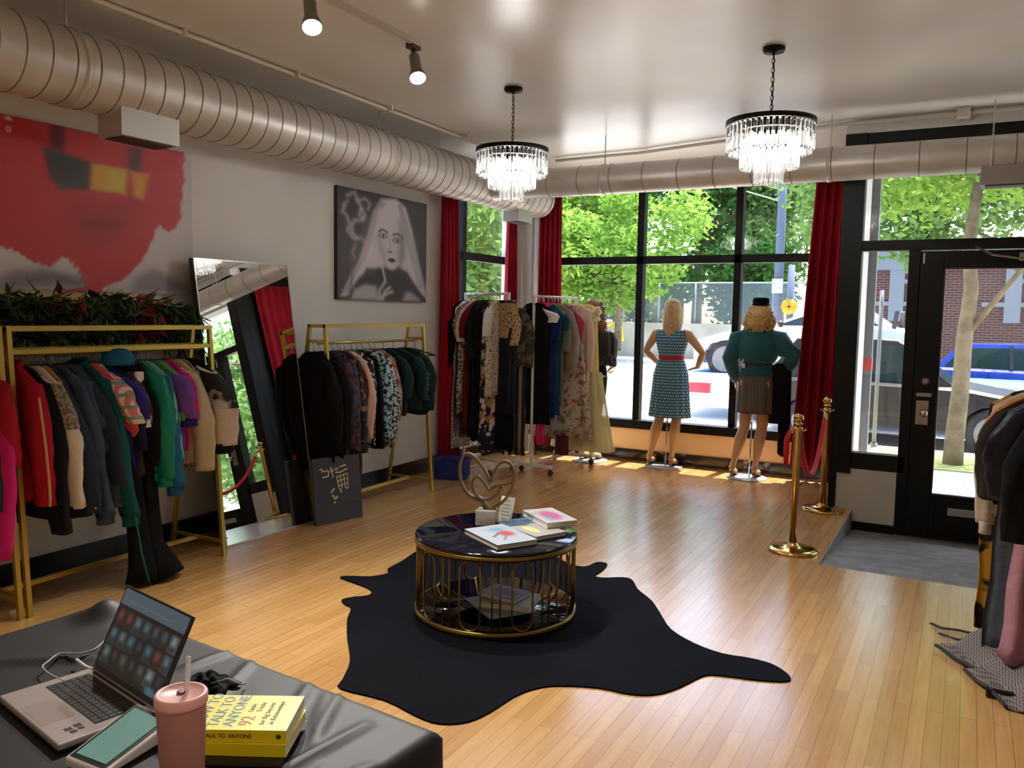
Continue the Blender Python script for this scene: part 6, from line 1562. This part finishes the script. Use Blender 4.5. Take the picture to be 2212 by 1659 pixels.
# utility pole, wires, sign pole with yellow sign
t = thing('utility_pole', 'grey utility pole behind the hatted mannequin', 'pole', (-5.98, 30.5, GZ))
MB().cyl((0, 0, 0), (0, 0, 9.5), .17, 14, r1=.13).build('pole_shaft', mat('weathered blue grey pole', S(86, 98, 116), .8), t)
MB().box((0, -.2, 2.9), (.34, .2, .5)).build('meter_box', mat('light grey box', S(176, 184, 196), .6), t)
t = thing('overhead_wires', 'overhead wires running from the utility pole to the upper left', 'wires', (-5.98, 30.5, 7))
WR = mat('pale cable', S(170, 178, 186), .6)
for k, (z0, z1) in enumerate(((6.6, 11.5), (6.0, 10.6), (5.6, 10.2), (7.2, 12.3))):
    MB().tube([(-.0, 0, z0 - 7), (-6, -1, (z0 + z1) / 2 - 7.3), (-12, -2, z1 - 7)], .022, 5).build('wire', WR, t)
t = thing('sign_post', 'street post carrying a small yellow sign beside the red curtain', 'sign', (-4.82, 26.5, GZ))
MB().cyl((0, 0, 0), (0, 0, 3.4), .10, 10).build('post', mat('blue grey post', S(78, 90, 112), .7), t)
MB().lathe([(0, -.02), (.25, -.02), (.25, .02), (0, .02)], (0, -.16, 2.13), 8, axis='Y').build('sign_plate', mat('yellow sign', S(200, 150, 16), .5), t)
MB().box((0, -.185, 2.13), (.2, .006, .05)).box((0, -.185, 2.13), (.05, .006, .22)).build('sign_symbol', mat('dark sign print', S(150, 110, 20), .5), t)
t = thing('street_pole', 'thin dark metal pole outside the sidelight pane', 'pole', (-1.07, 12.6, GZ))
MB().tube([(0, 0, 0), (0, 0, 2.2)], .028, 10).tube([(-.0, 0, 0), (0, 0, .06)], .05, 10).build('pole_shaft', mat('dark grey pole', S(104, 104, 106), .5), t)
# cars
TY_ = mat('tyre rubber', S(38, 38, 42), .85); RIM = mat('alloy rim', S(112, 114, 120), .4, metal=.3); CG = mat('tinted car glass', S(26, 44, 46), .12, spec=.35)
def car(label, x, y, z0, body, L_=4.5, W=1.8, H=1.5, flip=False, suv=False, wr=.33, group=None, fo=.85):
    """long axis along X, nose towards +X unless flipped; x is the nose end"""
    t = thing('car', label, 'car', (x, y, z0), PI if flip else 0)
    b = .22
    prof = [(-L_, b + .08), (-L_, .78), (-L_ + .05, .92), (-L_ + .6, 1.0), (-3.1, 1.0), (-1.25, .96), (-.55, .84), (-.12, .70), (0, .52), (0, b + .1), (-.1, b), (-L_ + .1, b)]
    cut = []
    def arch(cxw):
        return [(cxw + (wr + .06) * math.cos(a), max(b, .33 + (wr + .06) * math.sin(a))) for a in [PI - PI * k / 8 for k in range(9)]][::-1]
    low = [(-.1, b)] + arch(-fo) + arch(-L_ + .85) + [(-L_ + .1, b)]
    prof = prof[:10] + low
    mb = MB(); n = len(prof)
    sec = [(-W / 2, .0, .93), (-W / 2 + .06, 0, 1.0), (W / 2 - .06, 0, 1.0), (W / 2, 0, .93)]
    vs = []
    for yy, _, s in sec:
        for px, pz in prof: vs.append((px if s == 1 else px * .995 - .01, yy, .33 + (pz - .33) * s))
    fs = [(i * n + k, i * n + (k + 1) % n, (i + 1) * n + (k + 1) % n, (i + 1) * n + k) for i in range(3) for k in range(n)]
    fs += [tuple(range(n))[::-1], tuple(3 * n + k for k in range(n))]
    mb.add(vs, fs, 0, False)
    mb.build('car_body', body, t)
    r0 = -L_ + (.15 if suv else .55)
    cab = [(-1.35, .95), (-2.15, H - .02), (-2.5, H), (r0 + .45, H - .02), (r0, .98)]
    for nm, mt, ins, trim in (('cabin', body, 0., 0), ('windows', CG, .06, 1)):
        mb = MB(); c = cab if not trim else [(-1.52, .99), (-2.17, H - .09), (-2.5, H - .07), (r0 + .5, H - .09), (r0 + .18, 1.02)]
        w0, w1 = W / 2 - .06, W / 2 - .22
        if trim: w0 += .006; w1 += .012
        vs = []; n = len(c)
        for sgn in (-1, 1):
            for px, pz in c:
                f = (pz - .95) / (H - .95); vs.append((px, sgn * (w0 + (w1 - w0) * f), pz))
        if not trim:
            mb.add(vs, [tuple(range(n))[::-1], tuple(n + k for k in range(n))] + [(k, (k + 1) % n, n + (k + 1) % n, n + k) for k in range(n)])
        else:
            mb.add(vs, [tuple(range(n))[::-1], tuple(n + k for k in range(n))])
            ww = w1 + .02
            mb.add([(-1.42, -w0 + .1, .985), (-1.42, w0 - .1, .985), (-2.12, ww - .08, H - .05), (-2.12, -ww + .08, H - .05)], [(0, 1, 2, 3)])
            mb.v = [(p[0] + (.012 if i >= 2 * n else 0), p[1], p[2] + (.012 if i >= 2 * n else 0)) for i, p in enumerate(mb.v)]
        mb.build(nm, mt, t)
    if not trim: pass
    pil = MB()
    for px in (-2.62, -3.5):
        for sgn in (-1, 1): pil.bar((px, sgn * (W / 2 - .05), .98), (px - .03, sgn * (W / 2 - .205), H - .04), .07, .02)
    pil.build('pillars', mat('black pillar', S(16, 16, 18), .4), t)
    for cxw in (-fo, -L_ + .85):
        for sgn in (-1, 1):
            w_ = MB().lathe([(.0, -.09), (wr - .03, -.10), (wr, -.07), (wr, .07), (wr - .03, .10), (.0, .09)], (cxw, sgn * (W / 2 - .11), .33), 28, axis='Y').build('wheel', TY_, t)
            r_ = MB().lathe([(.0, -.108), (.07, -.112), (.08, -.1)], (cxw, sgn * (W / 2 - .11), .33), 20, axis='Y')
            r_.lathe([(wr * .62, -.106), (wr * .68, -.112), (wr * .70, -.098)], (cxw, sgn * (W / 2 - .11), .33), 24, axis='Y')
            for k in range(5):
                a = k * 2 * PI / 5; c_ = Vector((cxw, sgn * (W / 2 - .11) - .106, .33))
                r_.bar(c_, c_ + Vector((wr * .66 * math.cos(a), 0, wr * .66 * math.sin(a))), .05, .012, upv=(0, 1, 0))
            if sgn > 0: r_.v = [(p[0], 2 * sgn * (W / 2 - .11) - p[1], p[2]) for p in r_.v]
            r_.build('rim', RIM, w_)
    for sgn in (-1, 1): MB().ball((-1.62, sgn * (W / 2 + .04), 1.02), .1, 12, sc=(.6, .8, .65)).build('wing_mirror', mat('mirror shell', S(20, 20, 22), .4), t)
    MB().box((-.06, -W / 2 + .2, .62), (.14, .3, .12)).box((-.06, W / 2 - .2, .62), (.14, .3, .12)).build('headlights', mat('headlight glass', S(220, 224, 228), .1), t)
    MB().box((-2.0, -W / 2 + .005, .60), (.012, .02, .66)).box((-3.0, -W / 2 + .005, .60), (.012, .02, .66)).box((-2.5, -W / 2, .45), (2.2, .03, .05)).build('door_lines', mat('dark seam', S(14, 14, 16), .5), t)
    return t
car('dark grey parked car seen through the door glass, its front wheel showing', 1.25, 14.35, GZ - .13, mat('dark silver car paint', S(28, 30, 34), .35, spec=.3, coat=.1), H=1.62, L_=4.2, wr=.36, suv=True, W=1.85)
car('bright blue car parked behind the dark grey one', 3.4, 19.3, GZ - .13, mat('bright blue car paint', S(16, 56, 150), .3, coat=.3), H=1.48)
t = thing('flatbed_trailer', 'low flatbed trailer with a blue deck and red edge carrying a white car', 'trailer', (-4.75, 15.6, GZ - .13))
MB().bx(-.0, 6.4, .0, 2.1, .78, .86).build('deck', mat('blue deck paint', S(58, 124, 190), .6), t)
MB().bx(-.02, 6.4, -.04, .0, .70, .86).build('white_rail', mat('white rail paint', S(232, 232, 232), .5), t)
MB().bx(1.0, 6.4, -.06, -.04, .66, .73).build('red_stripe', mat('red reflective stripe', S(196, 40, 60), .4), t)
MB().bx(.12, .52, -.08, .04, .47, .66).build('red_lamp_box', mat('red lamp box', S(180, 16, 46), .35), t)
for x in (2.5, 5.4):
    for y in (.2, 1.9): MB().lathe([(0, -.1), (.26, -.1), (.27, 0), (.26, .1), (0, .1)], (x, y, .27), 20, axis='Y').build('wheel', TY_, t)
car('white car standing on the low flatbed trailer', -4.62, 16.6, GZ + .66, mat('white car paint', S(232, 234, 238), .2, coat=.8), H=1.32, L_=4.0, flip=True, wr=.36, fo=.62)
# brick building
BK = brick_mat('dark red brick', S(78, 42, 40), S(62, 36, 36), S(100, 84, 80))
STN = mat('pale stone trim', S(112, 120, 132), .7)
t = thing('brick_building', 'long dark brick building with pale stone trim beyond the parked cars', 'building', (4, 27, GZ))
MB().bx(-7.0, 16, 0, 6, -.2, 4.0).build('brick_wall', BK, t)
MB().bx(-7.05, 16, -.08, 0, 3.25, 3.85).bx(-7.05, 16, -.14, 0, 3.85, 4.05).build('stone_coping', STN, t)
for k in range(5):
    x = -5.9 + k * 2.95
    MB().bx(x - .2, x + .2, -.06, 0, 1.75, 3.25).bx(x + .2, x + 1.15, -.05, 0, 2.85, 2.97).bx(x - .75, x + 1.15, -.05, 0, 2.2, 2.32).build('stone_key', STN, t)
